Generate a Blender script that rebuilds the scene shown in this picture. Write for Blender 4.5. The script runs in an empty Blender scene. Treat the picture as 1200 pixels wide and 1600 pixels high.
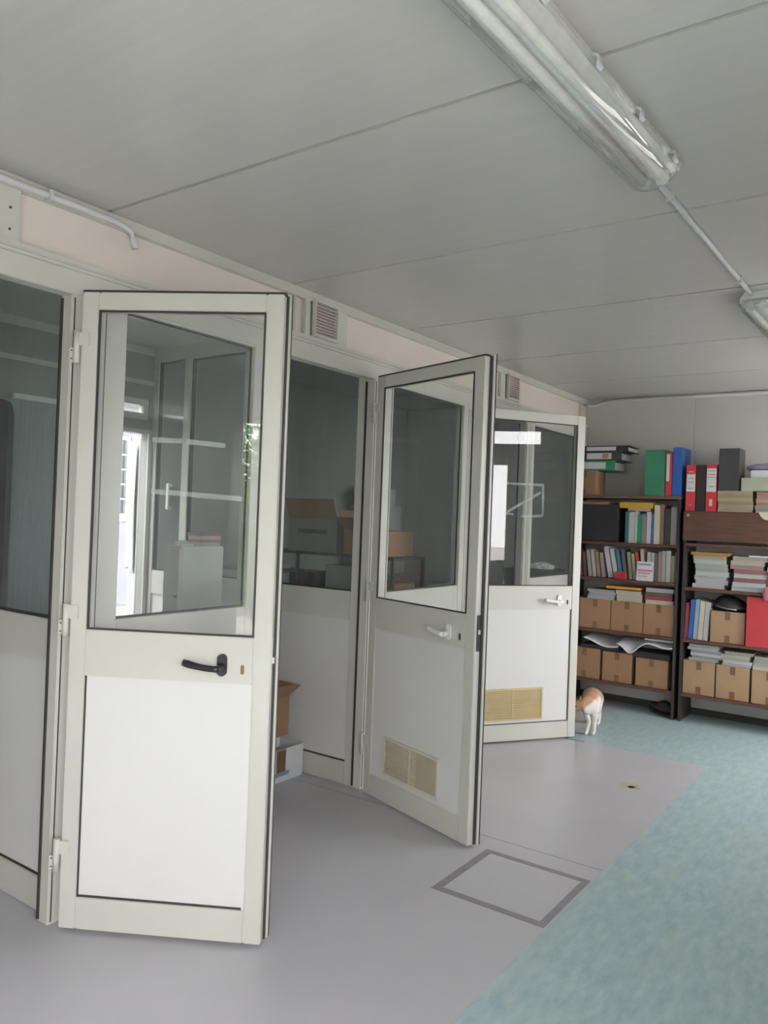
import bpy, bmesh, math, random
from mathutils import Vector, Matrix
random.seed(7)
C = bpy.context.scene.collection
scene = bpy.context.scene
PI = math.pi

# ------------------------------------------------------------------ camera
cam_data = bpy.data.cameras.new('camera')
cam = bpy.data.objects.new('camera', cam_data); C.objects.link(cam)
cam_data.sensor_fit = 'VERTICAL'; cam_data.sensor_height = 36.0; cam_data.lens = 36.0 * 1222.3 / 1600.0
cam_data.clip_start = 0.02
_r = Vector((0.8160137630099993, 0.5768039878471601, 0.037665610069050635))
_d = Vector((0.027187885151666567, 0.02678981819487647, -0.9992712967400224))
_f = Vector((-0.5773927237844624, 0.8164431794014321, 0.0061787805949567905))
_m = Matrix(((_r.x, -_d.x, -_f.x, 0), (_r.y, -_d.y, -_f.y, 0), (_r.z, -_d.z, -_f.z, 1.45), (0, 0, 0, 1)))
cam.matrix_world = _m
scene.camera = cam

# ------------------------------------------------------------------ world, daylight, exposure
world = bpy.data.worlds.new('overcast_sky'); scene.world = world
world.use_nodes = True
bg = world.node_tree.nodes['Background']
bg.inputs['Color'].default_value = (1.0, 0.962, 0.985, 1)
bg.inputs['Strength'].default_value = 5.0
scene.view_settings.view_transform = 'Standard'
scene.view_settings.look = 'None'
scene.view_settings.gamma = 1.0
scene.view_settings.use_curve_mapping = False
scene.view_settings.exposure = 1.6
scene.cycles.max_bounces = 14
scene.cycles.diffuse_bounces = 8
scene.cycles.glossy_bounces = 6
scene.cycles.transparent_max_bounces = 24
scene.cycles.sample_clamp_indirect = 6.0

def portal(name, loc, direction, sx, sy):
    ld = bpy.data.lights.new(name, 'AREA'); ld.shape = 'RECTANGLE'; ld.size = sx; ld.size_y = sy
    ld.cycles.is_portal = True
    o = bpy.data.objects.new(name, ld); C.objects.link(o)
    o.location = loc
    o.rotation_euler = Vector(direction).to_track_quat('-Z', 'Z').to_euler()
    return o

H = 2.51            # ceiling height
XR = 0.50           # wall on the right
YB = 6.44           # back wall
YF = -1.7           # rear wall, behind the camera
XE = -4.3           # outer wall of the small rooms
portal('portal_rear_window', (-0.285, YF + .02, 1.12), (0, 1, 0), 1.47, 2.18)
portal('portal_side_window', (XR - .02, 0.05, 1.35), (-1, 0, 0), 2.3, 1.3)
portal('portal_side_door', (XR - .02, 4.2, 1.2), (-1, 0, 0), 1.1, 2.4)
portal('portal_added_window', (XR - .02, 5.725, 1.35), (-1, 0, 0), 1.25, 1.8)
portal('portal_outer_door', (XE + .02, 3.0, 1.1), (1, 0, 0), 0.6, 2.2)

# ------------------------------------------------------------------ materials
def mat(name, col, rough=0.6, noise=0.0, scale=6.0, metallic=0.0, spec=0.5, bump=0.0, bscale=60.0, stretch=None, coat=0.0):
    m = bpy.data.materials.new(name); m.use_nodes = True
    nt = m.node_tree; b = nt.nodes['Principled BSDF']
    b.inputs['Roughness'].default_value = rough; b.inputs['Metallic'].default_value = metallic
    b.inputs['Specular IOR Level'].default_value = spec
    b.inputs['Coat Weight'].default_value = coat
    tc = nt.nodes.new('ShaderNodeTexCoord'); mp = nt.nodes.new('ShaderNodeMapping')
    nt.links.new(tc.outputs['Object'], mp.inputs['Vector'])
    if stretch: mp.inputs['Scale'].default_value = stretch
    nz = nt.nodes.new('ShaderNodeTexNoise'); nz.inputs['Scale'].default_value = scale; nz.inputs['Detail'].default_value = 5
    nt.links.new(mp.outputs['Vector'], nz.inputs['Vector'])
    rp = nt.nodes.new('ShaderNodeValToRGB')
    a = max(noise, 0.02)
    rp.color_ramp.elements[0].position = 0.3; rp.color_ramp.elements[1].position = 0.7
    rp.color_ramp.elements[0].color = (*[max(0, c * (1 - a)) for c in col], 1)
    rp.color_ramp.elements[1].color = (*[min(1, c * (1 + a)) for c in col], 1)
    nt.links.new(nz.outputs['Fac'], rp.inputs['Fac']); nt.links.new(rp.outputs['Color'], b.inputs['Base Color'])
    if bump:
        n2 = nt.nodes.new('ShaderNodeTexNoise'); n2.inputs['Scale'].default_value = bscale
        nt.links.new(mp.outputs['Vector'], n2.inputs['Vector'])
        bp = nt.nodes.new('ShaderNodeBump'); bp.inputs['Strength'].default_value = bump; bp.inputs['Distance'].default_value = 0.002
        nt.links.new(n2.outputs['Fac'], bp.inputs['Height']); nt.links.new(bp.outputs['Normal'], b.inputs['Normal'])
    return m

M = {}
M['frame'] = mat('cream_white_aluminium', (0.51, 0.51, 0.465), 0.34, 0.03, 3)
M['panel'] = mat('white_laminate_panel', (0.62, 0.62, 0.60), 0.26, 0.02, 2)
M['frieze'] = mat('pinkish_cream_panel', (0.62, 0.56, 0.515), 0.5, 0.03, 2)
M['gasket'] = mat('dark_rubber_gasket', (0.035, 0.033, 0.03), 0.6)
M['ceiling'] = mat('grey_white_ceiling_sheet', (0.50, 0.495, 0.475), 0.26, 0.015, 3, stretch=(0.4, 14, 1), bump=0.05, bscale=5)
M['dark'] = mat('dark_joint', (0.05, 0.05, 0.048), 0.8)
M['backwall'] = mat('grey_wall_panel', (0.52, 0.51, 0.49), 0.55, 0.04, 2)
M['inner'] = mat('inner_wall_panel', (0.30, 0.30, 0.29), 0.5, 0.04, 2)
M['vinyl'] = mat('grey_vinyl_floor', (0.435, 0.43, 0.455), 0.33, 0.04, 2.2, bump=0.05, bscale=12)
M['tape'] = mat('grey_floor_tape', (0.23, 0.22, 0.235), 0.5, 0.1, 20)
M['stain'] = mat('tan_floor_stain', (0.40, 0.36, 0.26), 0.6, 0.1, 30)
M['wood'] = mat('reddish_brown_shelf_board', (0.115, 0.055, 0.04), 0.45, 0.2, 6, stretch=(1, 8, 8))
M['woodtop'] = mat('brown_top_board', (0.17, 0.105, 0.075), 0.5, 0.15, 6, stretch=(1, 8, 8))
M['upright'] = mat('dark_brown_upright', (0.045, 0.036, 0.034), 0.5, 0.1)
M['carton'] = mat('brown_cardboard', (0.33, 0.19, 0.105), 0.8, 0.08, 5)
M['carton2'] = mat('tan_cardboard', (0.40, 0.26, 0.15), 0.8, 0.1, 5)
M['ptape'] = mat('brown_packing_tape', (0.20, 0.115, 0.06), 0.35, 0.1)
M['white'] = mat('white_plastic', (0.72, 0.72, 0.70), 0.35)
M['cream'] = mat('cream_card', (0.60, 0.56, 0.43), 0.6, 0.06)
M['paper'] = mat('white_paper', (0.62, 0.63, 0.65), 0.7, 0.04, 30)
M['black'] = mat('black_plastic', (0.018, 0.018, 0.022), 0.28)
M['blackc'] = mat('black_card', (0.03, 0.03, 0.034), 0.6)
M['metal'] = mat('brushed_steel', (0.5, 0.5, 0.5), 0.35, metallic=1.0)
M['conduit'] = mat('grey_plastic_conduit', (0.52, 0.53, 0.54), 0.4)
M['louvre'] = mat('mauve_grey_louvre', (0.33, 0.27, 0.26), 0.6)
M['beige_vent'] = mat('yellowed_vent_plastic', (0.50, 0.40, 0.22), 0.5, 0.05, 8)
M['beige_slat'] = mat('yellowed_vent_slat', (0.38, 0.29, 0.15), 0.55, 0.05, 8)
M['pale_vent'] = mat('faded_cream_vent_plastic', (0.56, 0.52, 0.42), 0.5, 0.05, 8)
M['cloth'] = mat('white_cloth', (0.86, 0.87, 0.9), 0.85, 0.03, 10, bump=0.3, bscale=30)
M['lilac'] = mat('lilac_render', (0.27, 0.265, 0.31), 0.85, 0.04, 2)
M['paving'] = mat('outdoor_paving', (0.50, 0.485, 0.46), 0.9, 0.25, 3)
M['pane_dark'] = mat('outdoor_window_pane', (0.12, 0.14, 0.16), 0.15, 0.1, 2)
M['leaf'] = mat('laurel_leaf_green', (0.13, 0.26, 0.05), 0.4, 0.35, 4)
M['bark'] = mat('brown_bark', (0.12, 0.09, 0.06), 0.9, 0.2)
M['blind'] = mat('grey_blind_strip', (0.46, 0.48, 0.49), 0.6)
M['charcoal'] = mat('charcoal_fabric', (0.03, 0.03, 0.032), 0.85, 0.1, 20)

def colmat(col, rough=0.6, n=0.05):
    key = 'c%.3f_%.3f_%.3f' % tuple(col)
    if key not in M: M[key] = mat('cover_colour', col, rough, n, 12)
    return M[key]

def green_linoleum():
    m = bpy.data.materials.new('marbled_green_linoleum'); m.use_nodes = True
    nt = m.node_tree; b = nt.nodes['Principled BSDF']; b.inputs['Roughness'].default_value = 0.36
    tc = nt.nodes.new('ShaderNodeTexCoord')
    def nz(scale, detail, st):
        mp = nt.nodes.new('ShaderNodeMapping'); mp.inputs['Scale'].default_value = st
        nt.links.new(tc.outputs['Object'], mp.inputs['Vector'])
        n = nt.nodes.new('ShaderNodeTexNoise'); n.inputs['Scale'].default_value = scale; n.inputs['Detail'].default_value = detail
        n.inputs['Roughness'].default_value = 0.65
        nt.links.new(mp.outputs['Vector'], n.inputs['Vector']); return n
    n1 = nz(9, 8, (3, 1, 1)); n2 = nz(3, 4, (2, 1, 1))
    r = nt.nodes.new('ShaderNodeValToRGB')
    r.color_ramp.elements[0].position = .36; r.color_ramp.elements[0].color = (0.285, 0.40, 0.42, 1)
    r.color_ramp.elements[1].position = .66; r.color_ramp.elements[1].color = (0.405, 0.51, 0.515, 1)
    nt.links.new(n1.outputs['Fac'], r.inputs['Fac'])
    mx = nt.nodes.new('ShaderNodeMixRGB'); mx.inputs['Color2'].default_value = (0.40, 0.49, 0.42, 1)
    r2 = nt.nodes.new('ShaderNodeValToRGB'); r2.color_ramp.elements[0].position = .5; r2.color_ramp.elements[1].position = .75
    r2.color_ramp.elements[1].color = (.5, .5, .5, 1)
    nt.links.new(n2.outputs['Fac'], r2.inputs['Fac']); nt.links.new(r2.outputs['Color'], mx.inputs['Fac'])
    nt.links.new(r.outputs['Color'], mx.inputs['Color1']); nt.links.new(mx.outputs['Color'], b.inputs['Base Color'])
    return m
M['green'] = green_linoleum()

def glass_mat(name, dust=0.05, tint=(0.93, 0.96, 0.95), extra=1.0, graze=0.9):
    m = bpy.data.materials.new(name); m.use_nodes = True; nt = m.node_tree; nt.nodes.clear()
    out = nt.nodes.new('ShaderNodeOutputMaterial')
    tr = nt.nodes.new('ShaderNodeBsdfTransparent'); tr.inputs['Color'].default_value = (*tint, 1)
    gl = nt.nodes.new('ShaderNodeBsdfGlossy'); gl.inputs['Roughness'].default_value = 0.0
    df = nt.nodes.new('ShaderNodeBsdfDiffuse'); df.inputs['Color'].default_value = (0.75, 0.78, 0.78, 1)
    ge = nt.nodes.new('ShaderNodeNewGeometry')
    dot = nt.nodes.new('ShaderNodeVectorMath'); dot.operation = 'DOT_PRODUCT'
    nt.links.new(ge.outputs['Normal'], dot.inputs[0]); nt.links.new(ge.outputs['Incoming'], dot.inputs[1])
    ab = nt.nodes.new('ShaderNodeMath'); ab.operation = 'ABSOLUTE'; nt.links.new(dot.outputs['Value'], ab.inputs[0])
    su = nt.nodes.new('ShaderNodeMath'); su.operation = 'SUBTRACT'; su.inputs[0].default_value = 1; nt.links.new(ab.outputs[0], su.inputs[1])
    pw = nt.nodes.new('ShaderNodeMath'); pw.operation = 'POWER'; pw.inputs[1].default_value = 5; nt.links.new(su.outputs[0], pw.inputs[0])
    ml = nt.nodes.new('ShaderNodeMath'); ml.operation = 'MULTIPLY_ADD'; ml.inputs[1].default_value = graze; ml.inputs[2].default_value = 0.045 * extra
    nt.links.new(pw.outputs[0], ml.inputs[0])
    nz = nt.nodes.new('ShaderNodeTexNoise'); nz.inputs['Scale'].default_value = 5; nz.inputs['Detail'].default_value = 8
    tc = nt.nodes.new('ShaderNodeTexCoord'); mp = nt.nodes.new('ShaderNodeMapping'); mp.inputs['Scale'].default_value = (6, 6, 0.7)
    nt.links.new(tc.outputs['Object'], mp.inputs['Vector']); nt.links.new(mp.outputs['Vector'], nz.inputs['Vector'])
    dm = nt.nodes.new('ShaderNodeMath'); dm.operation = 'MULTIPLY'; dm.inputs[1].default_value = dust * 2; nt.links.new(nz.outputs['Fac'], dm.inputs[0])
    m1 = nt.nodes.new('ShaderNodeMixShader'); nt.links.new(dm.outputs[0], m1.inputs[0]); nt.links.new(tr.outputs[0], m1.inputs[1]); nt.links.new(df.outputs[0], m1.inputs[2])
    m2 = nt.nodes.new('ShaderNodeMixShader'); nt.links.new(ml.outputs[0], m2.inputs[0]); nt.links.new(m1.outputs[0], m2.inputs[1]); nt.links.new(gl.outputs[0], m2.inputs[2])
    nt.links.new(m2.outputs[0], out.inputs['Surface'])
    return m
M['glass'] = glass_mat('dusty_window_glass', 0.016, (0.955, 0.965, 0.96))
M['film'] = glass_mat('hazy_divider_glass', 0.05, (0.88, 0.92, 0.91), 0.35, 0.3)
M['matte'] = glass_mat('dull_partition_glass', 0.012, (0.93, 0.945, 0.94), 0.06, 0.5)
M['residue'] = glass_mat('clear_tape_residue', 0.17)
M['cover'] = glass_mat('clear_lamp_cover', 0.14, (0.985, 0.985, 0.975), 2.2)

# ------------------------------------------------------------------ mesh helpers
def new_bm(): return bmesh.new()
def bx(bm, x0, x1, y0, y1, z0, z1, mi=0, bev=0.0):
    t = bmesh.new()
    bmesh.ops.create_cube(t, size=1.0)
    for v in t.verts:
        v.co = Vector(((x0 + x1) / 2 + v.co.x * abs(x1 - x0), (y0 + y1) / 2 + v.co.y * abs(y1 - y0), (z0 + z1) / 2 + v.co.z * abs(z1 - z0)))
    if bev:
        b = min(bev, abs(x1 - x0) * .45, abs(y1 - y0) * .45, abs(z1 - z0) * .45)
        bmesh.ops.bevel(t, geom=t.edges[:], offset=b, segments=2, affect='EDGES')
    for f in t.faces: f.material_index = mi
    merge(bm, t)
def merge(bm, t, mat4=None):
    me = bpy.data.meshes.new('tmp'); t.to_mesh(me); t.free()
    if mat4 is not None: me.transform(mat4)
    bm.from_mesh(me); bpy.data.meshes.remove(me)
def tube(bm, pts, r, n=10, mi=0, cap=True, taper=None):
    pts = [Vector(p) for p in pts]; rings = []
    for i, p in enumerate(pts):
        if i == 0: d = pts[1] - p
        elif i == len(pts) - 1: d = p - pts[i - 1]
        else: d = (pts[i + 1] - pts[i - 1])
        d.normalize()
        up = Vector((0, 0, 1)) if abs(d.z) < 0.9 else Vector((1, 0, 0))
        a = d.cross(up).normalized(); b = d.cross(a).normalized()
        rr = r if taper is None else r * taper[i]
        rings.append([bm.verts.new(p + a * rr * math.cos(2 * PI * k / n) + b * rr * math.sin(2 * PI * k / n)) for k in range(n)])
    for i in range(len(rings) - 1):
        for k in range(n):
            f = bm.faces.new((rings[i][k], rings[i][(k + 1) % n], rings[i + 1][(k + 1) % n], rings[i + 1][k])); f.material_index = mi; f.smooth = True
    if cap:
        for rg in (rings[0], rings[-1]):
            f = bm.faces.new(rg); f.material_index = mi
def prism(bm, poly, axis, a0, a1, mi=0, smooth=False):
    def P(u, v, w):
        return {'x': (w, u, v), 'y': (u, w, v), 'z': (u, v, w)}[axis]
    A = [bm.verts.new(P(u, v, a0)) for u, v in poly]; B = [bm.verts.new(P(u, v, a1)) for u, v in poly]
    n = len(poly)
    fs = [bm.faces.new(A), bm.faces.new(B)]
    for i in range(n):
        f = bm.faces.new((A[i], A[(i + 1) % n], B[(i + 1) % n], B[i])); f.smooth = smooth; fs.append(f)
    for f in fs: f.material_index = mi
def obj(name, bm, mats, parent=None, loc=None, rotz=None, rot=None):
    bmesh.ops.recalc_face_normals(bm, faces=bm.faces[:])
    me = bpy.data.meshes.new(name); bm.to_mesh(me); bm.free()
    for m in (mats if isinstance(mats, (list, tuple)) else [mats]): me.materials.append(m)
    o = bpy.data.objects.new(name, me); C.objects.link(o)
    if parent: o.parent = parent
    if loc: o.location = loc
    if rotz is not None: o.rotation_euler = (0, 0, rotz)
    if rot is not None: o.rotation_euler = rot
    return o
def tag(o, label=None, cat=None, group=None, kind=None):
    if label: o['label'] = label
    if cat: o['category'] = cat
    if group: o['group'] = group
    if kind: o['kind'] = kind
    return o
def empty(name, loc=(0, 0, 0), rotz=0, **k):
    o = bpy.data.objects.new(name, None); C.objects.link(o); o.location = loc; o.rotation_euler = (0, 0, rotz)
    o.empty_display_size = 0.1
    return tag(o, **k)
def box_obj(name, x0, x1, y0, y1, z0, z1, m, parent=None, bev=0.0):
    bm = new_bm(); bx(bm, x0, x1, y0, y1, z0, z1, 0, bev); return obj(name, bm, m, parent)
def holed_wall_y(bm, x0, x1, y0, y1, z0, z1, holes, mi=0):
    """wall slab running along y; holes = [(ya, yb, za, zb)], may share a y-range"""
    ys = sorted(set([y0, y1] + [h[0] for h in holes] + [h[1] for h in holes]))
    for a, b in zip(ys[:-1], ys[1:]):
        hs = sorted([(h[2], h[3]) for h in holes if h[0] <= a + 1e-6 and h[1] >= b - 1e-6]); z = z0
        for lo, hi in hs:
            if lo > z + 1e-6: bx(bm, x0, x1, a, b, z, lo, mi)
            z = max(z, hi)
        if z < z1 - 1e-6: bx(bm, x0, x1, a, b, z, z1, mi)
def holed_wall_x(bm, y0, y1, x0, x1, z0, z1, holes, mi=0):
    xs = sorted(set([x0, x1] + [h[0] for h in holes] + [h[1] for h in holes]))
    for a, b in zip(xs[:-1], xs[1:]):
        hs = sorted([(h[2], h[3]) for h in holes if h[0] <= a + 1e-6 and h[1] >= b - 1e-6]); z = z0
        for lo, hi in hs:
            if lo > z + 1e-6: bx(bm, a, b, y0, y1, z, lo, mi)
            z = max(z, hi)
        if z < z1 - 1e-6: bx(bm, a, b, y0, y1, z, z1, mi)

# ================================================================== SETTING
# floor: grey vinyl, green linoleum strip on the right and across the back
bm = new_bm()
GX, GY, GL = -1.105, 5.07, -2.03
bx(bm, XE - .05, GX, YF - .06, GY, -0.06, 0, 0)
bx(bm, XE - .05, GL, GY, YB + .06, -0.06, 0, 0)
bx(bm, GX, XR + .06, YF - .06, YB + .06, -0.06, 0, 1)
bx(bm, GL, GX, GY, YB + .06, -0.06, 0, 1)
bx(bm, XE, GX, 3.248, 3.252, 0, 0.0006, 2)
bx(bm, GL + .01, -1.88, GY - .005, GY + .004, 0, 0.0012, 3)
tag(obj('floor', bm, [M['vinyl'], M['green'], M['tape'], M['dark']]), 'grey vinyl floor with marbled green linoleum along the right and back', 'floor', kind='structure')

bm = new_bm()   # taped rectangle on the floor
for a in ((-1.585, -1.110, 2.655, 2.690), (-1.585, -1.110, 3.095, 3.125), (-1.585, -1.550, 2.690, 3.095), (-1.140, -1.110, 2.690, 3.095)):
    bx(bm, *a, 0.0, 0.0012)
tag(obj('floor_tape_frame', bm, M['tape']), 'dark grey square outline around a hatch in the grey floor', 'floor hatch', kind='structure')
bm = new_bm()   # tan stain
for cx_, cy_, rx, ry in ((-1.37, 4.41, .05, .055), (-1.33, 4.38, .035, .03)):
    vs = [bm.verts.new((cx_ + rx * math.cos(t) * (1 + .15 * math.sin(3 * t)), cy_ + ry * math.sin(t) * (1 + .2 * math.cos(2 * t)), 0.0008)) for t in [k * PI / 8 for k in range(16)]]
    bm.faces.new(vs)
tag(obj('floor_stain', bm, M['stain']), 'small tan stain on the grey floor near the green edge', 'stain', kind='structure')

# ceiling of metre-wide sheets with dark joints
bm = new_bm()
seams = [-1.24, -0.26, 0.72, 1.70, 2.68, 3.655, 4.64, 5.60]
ys = [YF - .06] + seams + [YB + .06]
for a, b in zip(ys[:-1], ys[1:]):
    bx(bm, XE - .05, XR + .06, a + (.007 if a > 1 else .008), b - (.007 if a > 1 else .008), H, H + .03, 0)
bx(bm, XE - .05, XR + .06, YF - .06, YB + .06, H + .012, H + .07, 1)
tag(obj('ceiling', bm, [M['ceiling'], M['dark']]), 'grey-white sheet ceiling with dark joints', 'ceiling', kind='structure')

# back wall
bm = new_bm()
for a, b in ((XE - .05, -2.75), (-2.75, -1.585), (-1.583, -.42), (-.418, XR + .06)):
    bx(bm, a, b, YB, YB + .06, 0, H)
bx(bm, XE, XR, YB + .03, YB + .058, 0, H, 1)
tag(obj('wall_back', bm, [M['backwall'], M['dark']]), 'grey panelled wall behind the bookcases', 'wall', kind='structure')
tag(box_obj('baseboard_back', -2.45, XR, YB - .012, YB, 0, .05, M['dark']), 'dark baseboard strip under the bookcases', 'baseboard', kind='structure')

# right wall (beside the camera) with window, glazed door, transom and a far window added for daylight
TR = (3.75, 4.735, 2.19, 2.41); DR = (3.62, 4.45, 0.0, 2.10); WR = (-1.1, 1.2, 0.7, 2.0); WR3 = (5.10, 6.35, .45, 2.25)
bm = new_bm(); holed_wall_y(bm, XR, XR + .06, YF - .06, YB + .06, 0, H, [TR, DR, WR, WR3])
tag(obj('wall_right', bm, M['backwall']), 'panelled outer wall on the corridor side', 'wall', kind='structure')
# rear wall with window
WB = (-1.02, 0.45, 0.03, 2.21)
bm = new_bm(); holed_wall_x(bm, YF - .06, YF, XE - .05, XR, 0, H, [WB])
tag(obj('wall_rear', bm, M['backwall']), 'panelled wall behind the camera', 'wall', kind='structure')
# outer wall of the small rooms
TL = (2.90, 3.335, 2.03, 2.17); DL = (2.72, 3.325, 0.0, 1.94)
bm = new_bm(); holed_wall_y(bm, XE - .06, XE, YF - .06, YB + .06, 0, H, [TL, DL])
for z0, z1 in ((2.26, 2.29), (2.46, 2.51)):
    bx(bm, XE, XE + .012, 1.66, 3.355, z0, z1, 1)
bx(bm, XE, XE + .014, DL[1] + .001, DL[1] + .030, 0, 1.965, 1); bx(bm, XE, XE + .014, DL[0] - .03, DL[1], 1.941, 1.965, 1)
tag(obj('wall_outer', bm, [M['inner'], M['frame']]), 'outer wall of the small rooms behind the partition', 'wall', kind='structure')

def window_unit(name, axis, pos, a0, a1, z0, z1, label, bars=()):
    """window in a wall; axis 'y' = wall runs along y at x=pos"""
    root = empty(name, ((pos, (a0 + a1) / 2, z0) if axis == 'y' else ((a0 + a1) / 2, pos, z0)), label=label, cat='window', kind='structure')
    w = (a1 - a0) / 2; h = z1 - z0; f = .045
    def B(bm, p0, p1, q0, q1, t=.05):
        if axis == 'y': bx(bm, -t / 2, t / 2, p0, p1, q0, q1, 0, .004)
        else: bx(bm, p0, p1, -t / 2, t / 2, q0, q1, 0, .004)
    bm = new_bm()
    B(bm, -w, w, 0, f); B(bm, -w, w, h - f, h); B(bm, -w, -w + f, f, h - f); B(bm, w - f, w, f, h - f)
    for kind, v in bars:
        if kind == 'v': B(bm, v - .03, v + .03, f, h - f)
        else: B(bm, -w + f, w - f, v - .02, v + .02)
    obj('window_frame', bm, M['frame'], root)
    bm = new_bm(); B(bm, -w + f, w - f, f, h - f, .005); obj('glass_pane', bm, M['glass'], root)
    return root
window_unit('window_5', 'x', YF - .03, WB[0], WB[1], WB[2], WB[3], 'window behind the camera mirrored in the nearest door glass', (('h', 1.36),))
window_unit('window_6', 'y', XR + .03, WR[0], WR[1], WR[2], WR[3], 'wide window in the corridor wall beside the camera', (('v', 0),))
window_unit('window_9', 'y', XR + .03, WR3[0], WR3[1], WR3[2], WR3[3], 'unseen window added to brighten the corridor end nearest the bookcases', (('v', 0),))  # added opening that lets more daylight into the far end
window_unit('window_7', 'y', XR + .03, TR[0], TR[1], TR[2], TR[3], 'bright transom mirrored at the top of the farthest door glass')
window_unit('window_8', 'y', XE - .03, TL[0], TL[1], TL[2], TL[3], 'narrow transom seen through the nearest door glass')

# ------------------------------------------------------------------ partition on the left
XP0, XP1 = -2.52, -2.46      # back and front face
GLZ = (1.035, 2.172)
bays = [(-0.10, 0.61), (1.795, 2.455), (3.533, 4.315), (5.387, 6.20)]       # glazed bays
openings = [(0.765, 1.565), (2.545, 3.353), (4.46, 5.234)]
bm = new_bm()
solid = []
prev = YF
for o0, o1 in openings:
    solid.append((prev, o0)); prev = o1
solid.append((prev, YB))
for s0, s1 in solid:
    if s1 - s0 < 0.02: continue
    holes = [(b[0], b[1]) for b in bays if b[0] >= s0 - 1e-3 and b[1] <= s1 + 1e-3]
    # verticals
    edges = [s0] + [v for h in holes for v in h] + [s1]
    for i in range(0, len(edges), 2):
        bx(bm, XP0, XP1, edges[i], edges[i + 1], 0, 2.18, 0, .003)
        w = edges[i + 1] - edges[i]
        if w > .1 and w < .4:      # profile joints in the wide stiles
            for q in (edges[i] + w * .42, edges[i] + w * .60):
                bx(bm, XP1 - .001, XP1 + .001, q, q + .003, .02, 2.16, 1)
    for h0, h1 in holes:
        bx(bm, XP0, XP1, h0, h1, 0, .12, 0, .003)
        bx(bm, XP0 + .012, XP1 - .012, h0, h1, .12, .87, 2)
        bx(bm, XP0, XP1, h0, h1, .87, GLZ[0], 0, .003)
        for z0, z1 in ((GLZ[0], GLZ[0] + .008), (GLZ[1] - .008, GLZ[1])):
            bx(bm, XP0 + .034, XP1 - .018, h0, h1, z0, z1, 1)
        for q in (h0, h1 - .006):
            bx(bm, XP0 + .034, XP1 - .018, q, q + .006, GLZ[0] + .008, GLZ[1] - .008, 1)
        bx(bm, XP0, XP1, h0, h1, GLZ[1], 2.18, 0)
# dark weather strips on the door jambs
for o0, o1 in openings:
    bx(bm, XP1 - .02, XP1 + .002, o1 + .010, o1 + .014, 0.01, 2.17, 1)
    bx(bm, XP0 + .002, XP0 + .012, o1 - .006, o1, 0.01, 2.17, 1)
    bx(bm, XP0 + .002, XP0 + .012, o0, o0 + .006, 0.01, 2.17, 1)
# header rails
bx(bm, XP0, XP1, YF, YB, 2.18, 2.262, 0, .003)
bx(bm, XP0, XP1 + .006, YF, YB, 2.262, 2.274, 0, .002)
bx(bm, XP0, XP1 + .016, YF, YB, 2.274, 2.296, 0, .004)
bx(bm, XP0, XP1, YF, YB, 2.470, H, 0, .003)
bx(bm, XP0, XP1 + .008, YF, YB, 2.464, 2.473, 0, .002)
bx(bm, XP0 + .006, XP1 - .022, YF, YB, 2.296, 2.470, 3)
for a, b in ((1.24, 1.37), (2.70, 2.715), (2.775, 2.815), (3.008, 3.10), (4.80, 4.875), (5.07, 5.12), (6.28, 6.30)):
    bx(bm, XP0, XP1, a, b, 2.296, 2.470, 0, .003)
for z in (2.33, 2.40):
    tube(bm, [(XP1 - .001, 1.335, z), (XP1 + .002, 1.335, z)], .004, 8, 1)
wall_left = tag(obj('wall_left', bm, [M['frame'], M['gasket'], M['panel'], M['frieze']]), 'cream framed partition with glazed bays on the left', 'wall', kind='structure')
for i, (b0, b1) in enumerate(bays):
    o = box_obj('window_%d' % (i + 1), XP0 + .027, XP0 + .032, b0 + .006, b1 - .006, GLZ[0] + .008, GLZ[1] - .008, M['matte'])
    tag(o, ['glass pane nearest the camera in the left partition, out of frame', 'fixed pane seen through the nearest open door', 'fixed pane seen through the middle open door', 'fixed pane seen through the farthest open door'][i], 'window', kind='structure')

# louvred vents in the frieze
def frieze_vent(y0, y1, label):
    root = empty('louvre_vent', (XP1, (y0 + y1) / 2, 2.29), label=label, cat='vent', group='square louvre vents above the doors')
    w = (y1 - y0) / 2; z1 = .178
    bm = new_bm()
    for a in ((-w, w, 0, .012), (-w, w, z1 - .012, z1), (-w, -w + .012, .012, z1 - .012), (w - .012, w, .012, z1 - .012)):
        bx(bm, 0.0005, .022, a[0], a[1], a[2] + .007, a[3] + .007, 0, .002)
    obj('vent_frame', bm, M['frame'], root)
    box_obj('vent_backing', 0.0005, .002, -w + .012, w - .012, .019, z1 - .005, M['louvre'], root)
    for k in range(10):
        z = .027 + k * .0148
        bm = new_bm(); prism(bm, [(.003, z), (.005, z + .003), (.020, z - .004), (.018, z - .007)], 'y', -w + .012, w - .012)
        obj('vent_slat', bm, M['frieze'], root)
    return root
frieze_vent(2.822, 3.003, 'louvre vent above the opening right of the nearest door')
frieze_vent(4.885, 5.06, 'louvre vent above the farthest door, near the back wall')

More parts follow.
